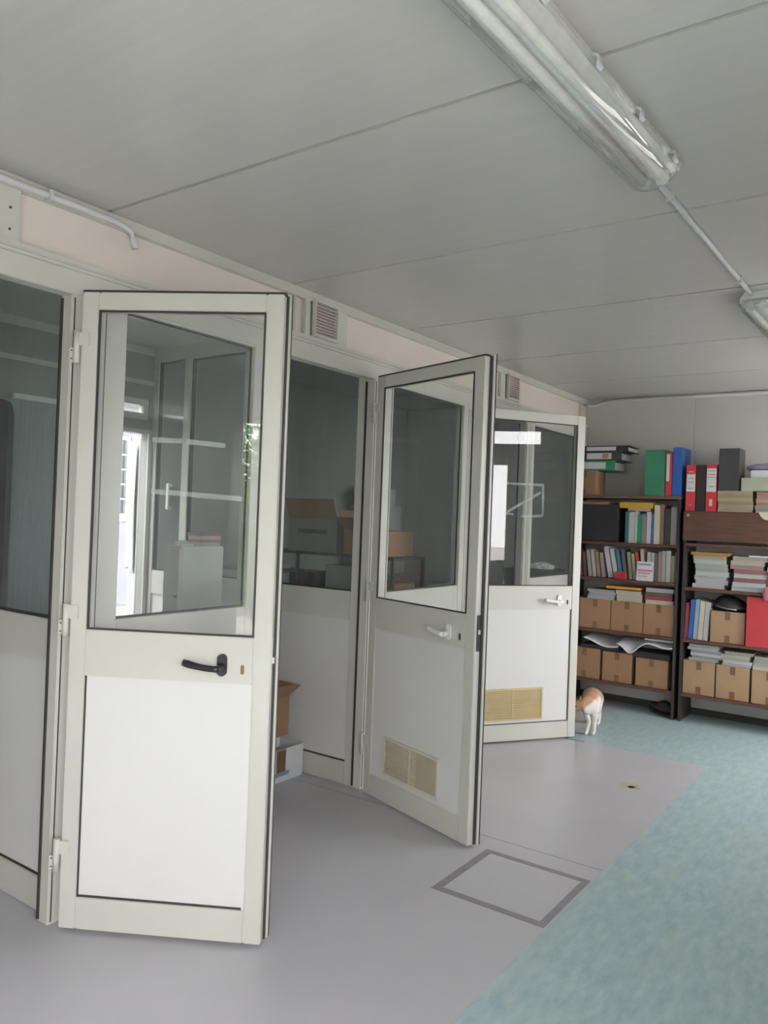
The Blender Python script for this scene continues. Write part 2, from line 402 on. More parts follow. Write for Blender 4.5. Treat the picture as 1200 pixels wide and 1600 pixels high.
# cross walls between the rooms
def cross_wall(name, y0, mull, label):
    y1 = y0 + .05; bm = new_bm(); x0, x1 = XE, XP0
    zt = 2.42
    xs = [(x0, x0 + .05), (mull - .03, mull + .03), (x1 - .055, x1)]
    for a, b in xs: bx(bm, a, b, y0, y1, 0, H, 0)
    for a, b in ((xs[0][1], xs[1][0]), (xs[1][1], xs[2][0])):
        bx(bm, a, b, y0, y1, 0, .12, 0, .003); bx(bm, a, b, y0, y1, .885, 1.04, 0, .003); bx(bm, a, b, y0, y1, zt, H, 0)
        bx(bm, a, b, y0 + .012, y1 - .012, .12, .885, 1)
        bx(bm, a, b, y0 + .008, y1 - .008, .12, .127, 2);
        bx(bm, a, b, y0 + .02, y0 + .026, 1.04, zt, 3)
        bx(bm, a, b, y0 + .010, y1 - .010, 1.04, 1.046, 2); bx(bm, a, b, y0 + .010, y1 - .010, zt - .006, zt, 2)
        bx(bm, b - .006, b, y0 + .010, y1 - .010, 1.046, zt - .006, 2); bx(bm, a, a + .006, y0 + .010, y1 - .010, 1.046, zt - .006, 2)
    return tag(obj(name, bm, [M['frame'], M['panel'], M['gasket'], M['film']]), label, 'wall', kind='structure')
cross_wall('wall_divider_near', 1.60, -3.3, 'glazed dividing wall seen left of the nearest post')
cross_wall('wall_divider_middle', 3.36, -3.96, 'glazed dividing wall seen through the middle opening')

# ================================================================== DOORS
def lever(parent, s_plate, z, m, label=None, length=.125, dirn=-1):
    root = bpy.data.objects.new('door_handle', None)
    bm = new_bm()
    pts = []
    for k in range(17):
        a = PI * k / 16; pts.append((s_plate + .016 * math.cos(a), z + .022 + .015 * math.sin(a)))
    for k in range(17):
        a = PI + PI * k / 16; pts.append((s_plate + .016 * math.cos(a), z - .022 + .015 * math.sin(a)))
    prism(bm, pts, 'y', -.012, -.0005, 0, True)
    tube(bm, [(s_plate, -.010, z - .008), (s_plate, -.046, z - .008)], .012, 12)
    n = 9; P = []
    for k in range(n):
        t = k / (n - 1)
        P.append((s_plate + dirn * length * t, -.044 + .018 * t * t, z - .008 + .013 * t * t))
    tube(bm, P, .0110, 12, taper=[1.05, 1, 1, 1, 1, 1.05, 1.1, 1.15, 1.1])
    o = obj('door_handle', bm, m, parent)
    if label: o['label'] = label
    return o

def make_door(name, hinge, ang, W, label, handle_mat, handle_label, vent=None, z0=.012, seal='left', residue=()):
    """leaf in its own frame: x runs from the hinge to the free edge, -y is the face with the handle"""
    root = empty(name, (hinge[0], hinge[1], 0), ang, label=label, cat='door', kind='structure')
    T = .046; ZT = 2.18; st = .060
    bm = new_bm()
    bx(bm, 0, st, 0, T, z0, ZT, 0, .003); bx(bm, W - st, W, 0, T, z0, ZT, 0, .003)
    bx(bm, st, W - st, 0, T, 2.118, ZT, 0, .003)
    bx(bm, st, W - st, 0, T, .872, 1.030, 0, .003)
    bx(bm, st, W - st, 0, T, z0, .122, 0, .003)
    # rear flange standing proud of the leaf, with a gasket line
    bx(bm, 0.002, W + .016, T, T + .014, z0 + .002, ZT + .010, 0, .002)
    bx(bm, 0.006, W + .010, T - .010, T + .003, z0 + .004, ZT + .004, 1)
    bx(bm, 0.004, W + .018, T + .012, T + .016, z0 + .003, ZT + .012, 1)
    holes = bm
    frame = obj('leaf_frame', bm, [M['frame'], M['gasket']], root)
    # cut the flange where the glass is: rebuild as four strips instead of a slab
    me = frame.data
    bm = new_bm()
    bx(bm, 0, st, 0, T, z0, ZT, 0, .003); bx(bm, W - st, W, 0, T, z0, ZT, 0, .003)
    bx(bm, st, W - st, 0, T, 2.118, ZT, 0, .003); bx(bm, st, W - st, 0, T, .872, 1.030, 0, .003); bx(bm, st, W - st, 0, T, z0, .122, 0, .003)
    for (ya, yb, g, mi) in ((T, T + .014, .014, 0), (T - .012, T + .003, .007, 1), (T + .012, T + .017, .016, 1)):
        bx(bm, 0.004, st - .01, ya, yb, z0 + .003, ZT + g - .004, mi); bx(bm, W - st + .01, W + g, ya, yb, z0 + .003, ZT + g - .004, mi)
        bx(bm, st - .01, W - st + .01, ya, yb, 2.13, ZT + g - .004, mi); bx(bm, st - .01, W - st + .01, ya, yb, z0 + .003, .11, mi)
    if seal != 'right': bx(bm, 0.0, W + .004, .003, T - .013, ZT, ZT + .008, 1)
    bmesh.ops.recalc_face_normals(bm, faces=bm.faces[:]); bm.to_mesh(me); bm.free()
    # gaskets round the glass
    bm = new_bm(); g = .006; a0, a1, b0, b1 = st, W - st, 1.030, 2.118
    bx(bm, a0, a1, -.0015, .006, b0, b0 + g, 0); bx(bm, a0, a1, -.0015, .006, b1 - g, b1, 0)
    bx(bm, a0, a0 + g, -.0015, .006, b0 + g, b1 - g, 0); bx(bm, a1 - g, a1, -.0015, .006, b0 + g, b1 - g, 0)
    obj('glazing_gasket', bm, M['gasket'], root)
    box_obj('glass_pane', a0, a1, .008, .013, b0, b1, M['glass'], root)
    for (s0_, q0, s1_, q1) in residue:      # leftover strips of clear tape on the pane
        dx_, dz_ = s1_ - s0_, q1 - q0; ln_ = math.hypot(dx_, dz_); px_, pz_ = -dz_ / ln_ * .009, dx_ / ln_ * .009
        bm = new_bm(); prism(bm, [(s0_ - px_, q0 - pz_), (s1_ - px_, q1 - pz_ * .8), (s1_ + px_ * .8, q1 + pz_), (s0_ + px_, q0 + pz_)], 'y', .0065, .0078)
        obj('tape_residue', bm, M['residue'], root)
    # lower panel, slightly recessed, gasket line on hinge side and bottom
    bm = new_bm(); c0, c1 = .122, .872
    bx(bm, a0, a1, .006, T - .010, c0, c1, 0)
    if seal == 'left': bx(bm, a0, a0 + .005, .001, .006, c0, c1, 1); bx(bm, a0, a1 - .01, .001, .006, c0, c0 + .006, 1)
    if seal == 'right': bx(bm, a1 - .006, a1, .001, .006, c0, c1, 1); bx(bm, a0, a1 - .006, .001, .006, c0, c0 + .005, 1)
    obj('lower_panel', bm, [M['panel'], M['gasket']], root)
    lever(root, W - .163, .935, handle_mat, handle_label)
    # keyhole
    bm = new_bm()
    pts = [(W - .095 + .006 * math.cos(PI * k / 8), .922 + .010 + .006 * math.sin(PI * k / 8)) for k in range(9)] + [(W - .095 + .006 * math.cos(PI + PI * k / 8), .922 - .010 + .006 * math.sin(PI + PI * k / 8)) for k in range(9)]
    prism(bm, pts, 'y', -.0015, .001)
    obj('keyhole', bm, M['ptape'] if handle_mat is M['black'] else M['dark'], root)
    # lock face on the free edge
    bm = new_bm(); bx(bm, W, W + .002, .012, .034, .87, 1.03, 0)
    bx(bm, W + .002, W + .007, .016, .030, .945, .965, 1)
    obj('lock_plate', bm, [M['dark'] if name != 'door_1' else M['metal'], M['metal']], root)
    if vent:
        v0, v1, w0, w1, vm, sm, lab = vent
        bm = new_bm()
        for a in ((v0, v1, w0, w0 + .014), (v0, v1, w1 - .014, w1), (v0, v0 + .014, w0 + .014, w1 - .014), (v1 - .014, v1, w0 + .014, w1 - .014)):
            bx(bm, a[0], a[1], -.003, .006, a[2], a[3], 0, .001)
        bx(bm, v0 + .014, v1 - .014, .004, .0058, w0 + .014, w1 - .014, 1)
        vg = obj('vent_grille', bm, [vm, sm], root); vg['label'] = lab
        n = 15; dz = (w1 - w0 - .032) / n
        for k in range(n):
            z = w0 + .016 + (k + .5) * dz
            bm = new_bm(); bx(bm, v0 + .014, v1 - .014 if seal != 'none' else v0 + (v1 - v0) * .62, -.001, .004, z - dz * .27, z + dz * .27)
            obj('vent_slat', bm, vm, vg)
        bm = new_bm(); bx(bm, (v0 + v1) / 2 - .004, (v0 + v1) / 2 + .004, -.002, .004, w0 + .014, w1 - .014)
        obj('vent_bar', bm, vm, vg)
        if seal == 'none':
            bm = new_bm(); bx(bm, v0 + (v1 - v0) * .62 + .001, v1 - .015, -.001, .0035, w0 + .016, w1 - .016); obj('vent_shutter', bm, colmat((.40, .35, .26)), vg)
    for zc in (.26, 1.06, 1.99):
        bm = new_bm()
        tube(bm, [(-.014, -.004, zc - .055), (-.014, -.004, zc + .055)], .011, 12)
        bx(bm, -.014, .030, -.008, -.0005, zc + .004, zc + .050, 0, .002)
        bx(bm, -.040, -.014, -.006, .004, zc - .050, zc - .002, 0, .002)
        tube(bm, [(-.030, -.007, zc - .012), (-.030, -.0055, zc - .012)], .003, 8, 1); tube(bm, [(-.030, -.007, zc - .040), (-.030, -.0055, zc - .040)], .003, 8, 1)
        obj('hinge', bm, [M['frame'], M['dark']], root)
    return root
A1 = math.atan2(.351, .604); A2 = math.atan2(-.25, .764); A3 = math.atan2(.64, .44)
make_door('door_1', (-2.403, 1.570), A1, .700, 'nearest half-glazed cream door standing open, black lever handle', M['black'], 'black lever handle', residue=((.262, 1.682, .366, 1.679), (.382, 1.679, .515, 1.668), (.262, 1.507, .407, 1.500), (.407, 1.500, .580, 1.491)))
make_door('door_2', (-2.413, 3.312), A2, .800, 'middle half-glazed cream door standing open, pale slatted vent low down', M['white'], None,
          (.165, .592, .150, .340, M['pale_vent'], M['beige_slat'], 'faded cream slatted vent'), seal='none')
make_door('door_3', (-2.405, 4.475), A3, .775, 'farthest half-glazed cream door half open, yellowed vent low down', M['white'], None,
          (.06, .515, .145, .355, M['beige_vent'], M['beige_slat'], 'yellowed vent grille'), seal='right', residue=((.19, 1.700, .333, 1.699), (.345, 1.700, .470, 1.700), (.464, 1.690, .469, 1.505), (.469, 1.496, .299, 1.488), (.202, 1.515, .447, 1.649), (.186, 1.503, .246, 1.497)))

# ================================================================== CEILING FITTINGS
def batten(x, y, ang, L, label):
    root = empty('fluorescent_batten', (x, y, H), ang, label=label, cat='ceiling light', group='fluorescent battens in a row on the ceiling')
    bm = new_bm()
    prism(bm, [(-.045, 0), (.045, 0), (.066, -.028), (.066, -.046), (-.066, -.046), (-.066, -.028)], 'y', 0, L)
    obj('lamp_body', bm, M['white'], root)
    bm = new_bm()      # clear bowl, a rounded trough closed at the ends
    prof = [(.073 * math.cos(PI + PI * k / 18) * (1 if 1 else 1), -.046 + .062 * math.sin(PI + PI * k / 18)) for k in range(19)]
    prof = [(-.075, -.034)] + prof + [(.075, -.034)]
    sec = [(0.0, .80, .35), (.018, .93, .75), (.05, 1, 1), (L - .05, 1, 1), (L - .018, .93, .75), (L, .80, .35)]
    rings = []
    for yy, sx, sz in sec:
        rings.append([bm.verts.new((u * sx, yy, -.034 + (v + .034) * sz)) for u, v in prof])
    for i in range(len(rings) - 1):
        for k in range(len(prof) - 1):
            f = bm.faces.new((rings[i][k], rings[i][k + 1], rings[i + 1][k + 1], rings[i + 1][k])); f.smooth = True
    bm.faces.new(rings[0]); bm.faces.new(rings[-1])
    for sx in (-1, 1):
        bx(bm, sx * .070, sx * .080, .02, L - .02, -.046, -.036, 0)
    obj('lamp_cover', bm, M['cover'], root)
    for sx in (-1, 1):
        bm = new_bm(); tube(bm, [(sx * .026, .03, -.066), (sx * .026, L - .03, -.066)], .013, 14)
        t = obj('fluorescent_tube', bm, M['white'], root)
        for yy in (.015, L - .032):
            bm = new_bm(); bx(bm, sx * .026 - .016, sx * .026 + .016, yy, yy + .017, -.084, -.044, 0, .003); obj('lamp_holder', bm, M['white'], root)
    bm = new_bm(); bx(bm, -.010, .010, .04, L - .04, -.058, -.0465, 0, .002); obj('reflector_ridge', bm, M['white'], root)
    k = .12
    while k < L - .05:
        for sx in (-1, 1):
            bm = new_bm(); prism(bm, [(sx * .066, -.020), (sx * .082, -.028), (sx * .086, -.050), (sx * .078, -.056), (sx * .080, -.034), (sx * .066, -.030)], 'y', k, k + .024)
            obj('cover_clip', bm, M['conduit'], root)
        k += .27
    return root
batten(-.742, .985, -math.radians(2.3), 1.29, 'near long fluorescent batten with clear cover at the top')
batten(-.680, 3.74, -math.radians(1.2), 1.29, 'far fluorescent batten with clear cover cut off by the right edge')

def conduit(name, pts, r, label, clips=()):
    root = empty(name, pts[0], label=label, cat='conduit')
    P0 = Vector(pts[0])
    bm = new_bm(); tube(bm, [Vector(p) - P0 for p in pts], r, 10); obj('pipe', bm, M['conduit'], root)
    for c in clips:
        c = Vector(c) - P0; bm = new_bm()
        bx(bm, c.x - r * 1.35, c.x + r * 1.35, c.y - .008, c.y + .008, c.z - r * 1.35, c.z + r * 1.6, 0, .002); obj('pipe_clip', bm, M['conduit'], root)
    return root
zc = H - .012
conduit('electrical_conduit', [(-.722, 2.285, zc), (-.700, 3.745, zc)], .010, 'straight grey pipe joining the two ceiling lights', [(-.718, 2.52, zc), (-.705, 3.5, zc)])
xw = XP1 + .020
conduit('electrical_conduit', [(xw, YF + .1, 2.475), (xw, 1.2, 2.475), (xw, 1.70, 2.475), (xw, 1.745, 2.470), (xw + .004, 1.775, 2.455), (xw + .006, 1.79, 2.425), (xw + .006, 1.795, 2.40)], .012,
        'grey pipe under the ceiling ending in a bend above the nearest door', [(xw, 1.455, 2.475), (xw, .6, 2.475)])
conduit('electrical_conduit', [(-2.43, YB - .10, 2.452), (-2.40, YB - .025, 2.455), (-2.30, YB - .022, 2.485), (-2.24, YB - .020, 2.490), (XR - .05, YB - .020, 2.490)], .013,
        'grey pipe along the top of the back wall')

# ================================================================== BOOKCASES
FR = 6.105; BK = YB - .014          # front and back of the shelves
UPX = (-2.475, -1.590, -1.545, -.560)
def bookcase(name, x0, x1, shelves, label, fascia=None, top_mat='wood'):
    root = empty(name, ((x0 + x1) / 2, FR, 0), label=label, cat='bookcase', group='brown bookcases along the back wall')
    cx = (x0 + x1) / 2
    for k, (xa, xb) in enumerate(((x0, x0 + .02), (x1 - .02, x1))):
        bm = new_bm(); bx(bm, xa - cx, xb - cx, .01, BK - FR, 0, shelves[-1] - .022, 0, .002)
        obj('upright', bm, M['upright'], root)
    for i, z in enumerate(shelves):
        last = i == len(shelves) - 1
        bm = new_bm()
        if last: bx(bm, x0 - cx, x1 - cx, 0, BK - FR, z - .022, z, 0, .002)
        else: bx(bm, x0 + .02 - cx, x1 - .02 - cx, 0, BK - FR, z - .022, z, 0, .002)
        obj('shelf_board', bm, M['woodtop'] if last and not fascia else M['wood'], root)
    if fascia:
        bm = new_bm(); bx(bm, x0 - cx, x1 - cx, -.018, -.0005, fascia[0], fascia[1], 0, .003); obj('drop_front', bm, M['wood'], root)
        bm = new_bm(); tube(bm, [(x0 + .035 - cx, -.022, fascia[1] - .03), (x0 + .035 - cx, -.018, fascia[1] - .03)], .012, 12)
        o = obj('round_catch', bm, M['carton2'], root)
    return root
LZ = [.215, .618, 1.028, 1.318, 1.688]
RZ = [.215, .620, 1.008, 1.340, 1.580]
bookcase('bookcase', -2.455, -1.585, LZ, 'left brown bookcase against the back wall, beside the farthest door')
bookcase('bookcase', -1.555, -.56, RZ, 'right brown bookcase with a drop-front panel, cut off by the right edge', (1.36, 1.578))

def at_front(y): return y
def carton(x0, x1, z0, z1, label, m='carton', d=.27, y=None, group=None, flap=False, front=6.13):
    y0 = front if y is None else y
    root = empty('cardboard_box', ((x0 + x1) / 2, y0, z0), label=label, cat='box', group=group)
    w = (x1 - x0) / 2; h = z1 - z0
    bm = new_bm(); bx(bm, -w, w, 0, d, 0, h, 0, .003); obj('box_body', bm, M[m], root)
    for za, zb in ((h * .74, h - .004), (.004, h * .24)):
        bm = new_bm(); bx(bm, -.018, .018, -.001, 0.0, za, zb, 0); obj('packing_tape', bm, M['ptape'], root)
    return root
def flat_stack(name, x0, x1, z0, cols, label, cat, d=.22, y=6.135, th=None, jit=.008, group=None, labels=None):
    """each folder in the stack is a thing of its own"""
    z = z0; out = []
    n = len(cols)
    for i, c in enumerate(cols):
        t = th[i] if th else .02
        dx = random.uniform(-jit, jit); dy = random.uniform(0, jit * 2.2)
        bm = new_bm(); xm = (x0 + x1) / 2; w = (x1 - x0) / 2
        bx(bm, -w, w, 0, .0 + d, 0, t * .12, 0); bx(bm, -w + .003, w - .003, .002, d - .004, t * .12, t * .86, 1); bx(bm, -w, w, 0, d, t * .86, t - .0003, 0)
        bx(bm, -w, -w + .002, 0, d, t * .12, t * .86, 0)
        o = obj(name, bm, [colmat(c), colmat([a * .80 + .04 for a in c])], None, (xm + dx, y + dy, z))
        lab = labels[i] if labels else label
        tag(o, lab, cat, group); out.append(o); z += t
    return z
ORD = ['bottom', 'second from bottom', 'third from bottom', 'fourth from bottom', 'fifth from bottom', 'sixth from bottom', 'seventh from bottom', 'eighth from bottom', 'ninth from bottom']
def stk(name, x0, x1, z0, z1, cols, where, cat, kinds, **k):
    n = len(cols); t = (z1 - z0) / n
    labs = []
    for i, kd in enumerate(kinds):
        pos = 'topmost' if i == n - 1 else ORD[i]
        labs.append('%s, %s %s' % (kd, pos, where))
    return flat_stack(name, x0, x1, z0, cols, None, cat, th=[t] * n, labels=labs, **k)

# --- left bookcase, top
bz = LZ[4] + .0012
carton(-2.452, -2.255, bz, bz + .20, 'brown cardboard box on top of the left bookcase, under the lying binders', d=.22)
def lying_binder(x0, x1, z0, z1, col, label, spine, d=.27, y=6.125, pieces=()):
    root = empty('ring_binder', ((x0 + x1) / 2, y, z0), label=label, cat='binder')
    w = (x1 - x0) / 2; h = z1 - z0; bm = new_bm()
    bx(bm, -w, w, 0, .006, 0, h, 0, .001); bx(bm, -w, w, .006, d, 0, .004, 0); bx(bm, -w, w, .006, d, h - .004, h, 0)
    bx(bm, -w + .004, w - .012, .02, d - .01, .004, h - .012, 1)
    obj('binder_cover', bm, [colmat(col, .4), M['paper']], root)
    bm = new_bm(); bx(bm, -w * .55, w * .55, -.0012, 0, h * .16, h * .84, 0); o = obj('spine_label', bm, M['paper'], root)
    for (a, b, c) in pieces:
        bm = new_bm(); bx(bm, w * a, w * b, -.0022, -.0012, h * .22, h * .78, 0); obj('colour_mark', bm, colmat(c), o)
    return root
carton_top = bz + .20
lying_binder(-2.44, -2.10, carton_top, carton_top + .078, (.04, .26, .14), 'green binder lying on the cardboard box, white spine label', 1)
lying_binder(-2.42, -2.05, carton_top + .078, carton_top + .150, (.05, .055, .06), 'black binder lying on the green one, label with orange mark', 1, pieces=[(.15, .42, (.55, .2, .12))])
lying_binder(-2.44, -2.00, carton_top + .150, carton_top + .196, (.035, .035, .037), 'thin black folder topmost on the lying binders', 1, d=.28)

def upright_binder(x0, x1, z0, z1, col, label, d=.27, y=6.125, spine=None, ring=True, marks=(), tilt=0):
    root = empty('ring_binder', (x0, y, z0), label=label, cat='binder')
    w = x1 - x0; h = z1 - z0; bm = new_bm()
    bx(bm, 0, w, 0, .004, 0, h, 0, .001); bx(bm, 0, .004, .004, d, 0, h, 0); bx(bm, w - .004, w, .004, d, 0, h, 0)
    bx(bm, .004, w - .004, .02, d - .01, .006, h - .01, 1)
    obj('binder_cover', bm, [colmat(col, .35), M['paper']], root)
    if spine:
        bm = new_bm(); bx(bm, w * spine[0], w * spine[1], -.0012, 0, h * spine[2], h * spine[3], 0); s = obj('spine_label', bm, M['paper'], root)
        for (a, b, c, e, cc) in marks:
            bm = new_bm(); bx(bm, w * a, w * b, -.0022, -.0012, h * c, h * e, 0); obj('label_print', bm, colmat(cc), s)
    if ring:
        bm = new_bm(); tube(bm, [(w / 2, -.0015, h * .13), (w / 2, 0.0005, h * .13)], min(.009, w * .3), 12); obj('finger_ring', bm, M['metal'], root)
    return root
upright_binder(-1.865, -1.712, bz, bz + .355, (.055, .25, .14), 'wide green box file standing on the left bookcase top', ring=False, d=.25)
upright_binder(-1.706, -1.660, bz, bz + .335, (.55, .05, .06), 'narrow red binder between the green file and the blue folder', spine=(.1, .62, .34, .96), ring=False)
upright_binder(-1.655, -1.588, bz, bz + .372, (.04, .12, .42), 'blue folder standing at the right end of the left bookcase top', ring=False, d=.26)
# --- right bookcase, top
bz = RZ[4] + .0012
D3 = (.25, .25, .27)
upright_binder(-1.553, -1.484, bz, bz + .345, (.62, .05, .07), 'red lever arch file at the left end of the right bookcase top', spine=(.06, .94, .42, .80),
               marks=[(.2, .8, .70, .715, D3), (.2, .8, .62, .635, D3), (.2, .75, .47, .50, (.3, .42, .32)), (.22, .8, .84, .86, (.8, .5, .5))])
upright_binder(-1.478, -1.415, bz, bz + .345, (.035, .028, .03), 'black binder between the two red lever arch files', ring=False)
upright_binder(-1.409, -1.337, bz, bz + .347, (.60, .045, .06), 'red lever arch file beside the dark grey box file', spine=(.04, .96, .42, .92),
               marks=[(.15, .85, .86, .875, D3), (.15, .85, .78, .80, D3), (.15, .85, .72, .735, D3), (.3, .75, .52, .54, D3), (.35, .65, .12, .26, (.62, .55, .45))])
fz = stk('paper_folder', -1.325, -1.085, bz, bz + .155, [(.42, .34, .27), (.40, .35, .26), (.30, .25, .14), (.46, .37, .20), (.33, .28, .17), (.40, .34, .22)],
         'in the stack under the dark grey box file', 'folder', ['pale beige folder', 'beige folder', 'brown folder', 'yellowish folder', 'olive brown folder', 'worn beige folder'],
         group='old folders on the right bookcase top', jit=.006)
upright_binder(-1.325, -1.185, fz, fz + .31, (.06, .062, .068), 'dark grey box file standing on the stack of beige folders', d=.2, ring=False)
fz2 = stk('paper_folder', -1.070, -.83, bz, bz + .15, [(.50, .42, .32), (.30, .33, .34), (.45, .22, .17), (.52, .36, .26), (.40, .24, .2), (.42, .19, .17)],
          'in the stack at the right edge of the bookcase top', 'folder', ['beige folder', 'grey folder', 'rust folder', 'peach folder', 'brown folder', 'brick red folder'],
          group='old folders on the right bookcase top', jit=.006)
zz = max(fz, fz2)
tag(box_obj('ledger_box', -1.17, -.83, 6.13, 6.36, zz, zz + .095, colmat((.40, .44, .33)), None, .004), 'pale green box lying across the folders at the right edge', 'box')
bm = new_bm()
bx(bm, -1.11, -.83, 6.14, 6.36, zz + .0955, zz + .15, 0, .003); tag(obj('paper_pack', bm, M['paper']), 'pack of white paper on the pale green box', 'paper')
bm = new_bm(); random.seed(3)
t = bmesh.new(); bmesh.ops.create_icosphere(t, subdivisions=3, radius=1)
for v in t.verts:
    n = 1 + .10 * math.sin(v.co.x * 9) * math.cos(v.co.y * 7) + random.uniform(-.04, .04)
    v.co = Vector((v.co.x * .17 * n, v.co.y * .10 * n, max(-.5, v.co.z) * .036 * n))
for f in t.faces: f.smooth = True
merge(bm, t)
tag(obj('plastic_bag', bm, colmat((.36, .34, .46), .25), None, (-.99, 6.25, zz + .170)), 'crumpled lilac plastic bag on the white paper pack', 'bag')
bm = new_bm()
prof = [(0, 0), (.05, .002), (.10, -.004)]
vs = []
for k in range(9):
    u = k / 8
    vs.append((u * .12, .0, -.055 * math.sin(PI * min(1, u * 1.1)) ** .8))
top = [bm.verts.new((v[0], -.003, 0.0)) for v in vs]; bot = [bm.verts.new((v[0], -.006, v[2] - .001)) for v in vs]
top2 = [bm.verts.new((v[0], -.001, 0.0)) for v in vs]; bot2 = [bm.verts.new((v[0], -.004, v[2] - .001)) for v in vs]
for k in range(8):
    bm.faces.new((top[k], top[k + 1], bot[k + 1], bot[k])); bm.faces.new((top2[k], top2[k + 1], bot2[k + 1], bot2[k])); bm.faces.new((bot[k], bot[k + 1], bot2[k + 1], bot2[k]))
    bm.faces.new((top[k], top[k + 1], top2[k + 1], top2[k]))
tag(obj('paper_sheet', bm, M['cream'], None, (-1.04, FR - .019, RZ[4] + .004)), 'cream sheet hanging over the drop-front panel at the right edge', 'paper')

# --- left bookcase, upper shelf
bz = LZ[3] + .0012
tag(box_obj('box_file', -2.40, -2.065, 6.12, 6.38, bz, bz + .295, M['blackc'], None, .004), 'large black box on the upper shelf of the left bookcase', 'box')
tag(box_obj('flat_board', -2.40, -2.14, 6.12, 6.36, bz + .2955, bz + .318, colmat((.26, .16, .09)), None, .003), 'brown flat board lying on the large black box', 'board')
BOOKG = {}
def book(x0, w, z0, h, col, label, lean=0.0, d=.19, y=6.13, m=None, group='books', cat='book'):
    root = empty('book', (x0, y, z0), label=label, cat=cat, group=group)
    root.rotation_euler = (0, lean, 0)
    if lean > 0: root.location.z += (w + .002) * math.sin(lean)
    bm = new_bm()
    bx(bm, 0, w, 0, .003, 0, h, 0, .001); bx(bm, 0, .0022, .003, d, 0, h, 0); bx(bm, w - .0022, w, .003, d, 0, h, 0)
    obj('book_cover', bm, colmat(col, .5), root)
    bm = new_bm(); bx(bm, .0022, w - .0022, .003, d - .004, .003, h - .004, 0); obj('page_block', bm, M['cream'], root)
    return root
g = 'books and binders on the upper left shelf'
for x0, w, h, c, l in [(-2.005, .026, .245, (.07, .16, .20), 'teal book right of the large black box'),
                       (-1.977, .046, .243, (.48, .48, .47), 'wide white book right of the teal one'),
                       (-1.929, .020, .250, (.42, .50, .44), 'pale green book right of the wide white one'),
                       (-1.907, .028, .222, (.03, .25, .14), 'bright green book on the upper left shelf'),
                       (-1.877, .036, .230, (.22, .23, .20), 'grey book right of the bright green one'),
                       (-1.838, .034, .247, (.50, .50, .54), 'white book left of the thin blue one'),
                       (-1.802, .018, .232, (.08, .13, .30), 'thin blue book left of the tall cream binder')]:
    book(x0, w, bz, h, c, l, group=g, d=.22)
book(-1.782, .044, bz, .299, (.56, .52, .44), 'tall cream book on the upper left shelf', group=g, d=.24)
book(-1.736, .028, bz, .305, (.24, .13, .09), 'tall brown book right of the cream one', group=g, d=.24)
book(-1.703, .044, bz, .275, (.05, .05, .05), 'tall black book near the right end of the upper left shelf', group=g, d=.24)
book(-1.656, .046, bz, .288, (.28, .28, .23), 'grey-green book at the right end of the upper left shelf', group=g, d=.24)
tag(box_obj('paper_folder', -1.99, -1.815, 6.135, 6.33, bz + .2505, bz + .272, colmat((.42, .30, .24)), None, .002), 'pinkish folder lying on the standing books under the yellow one', 'folder')
bm = new_bm(); bx(bm, -.130, .130, 0, .22, 0, .045, 0, .003); bx(bm, -.128, .128, .004, .218, .01, .03, 1)
tag(obj('paper_folder', bm, [colmat((.55, .36, .04)), M['paper']], None, (-1.925, 6.13, bz + .2725)), 'yellow folder lying on top of the upper shelf books', 'folder')

# --- left bookcase, middle shelf: leaning paperbacks
bz = LZ[2] + .0012; g = 'paperbacks on the middle left shelf'
mid = [(-2.408, .019, .215, (.30, .10, .08), -.10, 'dark red paperback at the left end of the middle shelf'),
       (-2.385, .030, .208, (.33, .14, .11), -.10, 'brownish red paperback second from the left on the middle shelf'),
       (-2.342, .026, .200, (.12, .09, .08), -.10, 'dark brown paperback third from the left on the middle shelf'),
       (-2.300, .030, .215, (.42, .37, .31), -.14, 'beige paperback right of the dark brown one'),
       (-2.262, .026, .222, (.50, .47, .44), -.14, 'off-white paperback right of the beige one'),
       (-2.226, .026, .205, (.33, .24, .22), -.14, 'mauve paperback right of the off-white one'),
       (-2.190, .028, .200, (.36, .28, .26), -.14, 'dusty pink paperback left of the tall white ones'),
       (-2.135, .036, .252, (.52, .53, .54), -.20, 'tall white leaning book on the middle shelf'),
       (-2.088, .032, .235, (.50, .52, .50), -.20, 'second tall white leaning book beside the blue one'),
       (-2.046, .026, .230, (.07, .20, .32), -.18, 'blue leaning book on the middle shelf'),
       (-2.008, .026, .235, (.12, .14, .15), -.16, 'dark grey leaning book right of the blue one'),
       (-1.970, .026, .215, (.30, .30, .20), -.12, 'olive paperback right of the dark grey one'),
       (-1.936, .022, .205, (.42, .40, .30), -.12, 'yellowish paperback left of the red one'),
       (-1.902, .024, .222, (.45, .06, .06), -.14, 'red leaning paperback on the middle shelf'),
       (-1.868, .024, .245, (.48, .47, .38), -.10, 'tall cream paperback right of the red one'),
       (-1.836, .030, .225, (.48, .46, .43), 0, 'cream paperback behind the brochure card'),
       (-1.803, .024, .222, (.40, .40, .36), 0, 'grey cream paperback behind the brochure, second one'),
       (-1.776, .024, .215, (.12, .14, .12), 0, 'black paperback behind the brochure'),
       (-1.749, .024, .232, (.42, .25, .24), 0, 'pink-brown paperback right of the brochure'),
       (-1.722, .028, .240, (.46, .45, .43), 0, 'pale grey paperback right of the pink-brown one'),
       (-1.691, .036, .243, (.58, .58, .60), 0, 'wide white paperback on the right of the middle shelf'),
       (-1.652, .024, .205, (.44, .40, .32), 0, 'short beige paperback near the right end of the middle shelf'),
       (-1.626, .020, .235, (.24, .28, .25), 0, 'green-grey paperback at the right end of the middle shelf')]
for x0, w, h, c, ln, l in mid:
    book(x0, w, bz + (math.sin(-ln) * 0), h, c, l, lean=ln, group=g, d=.17, y=6.165)
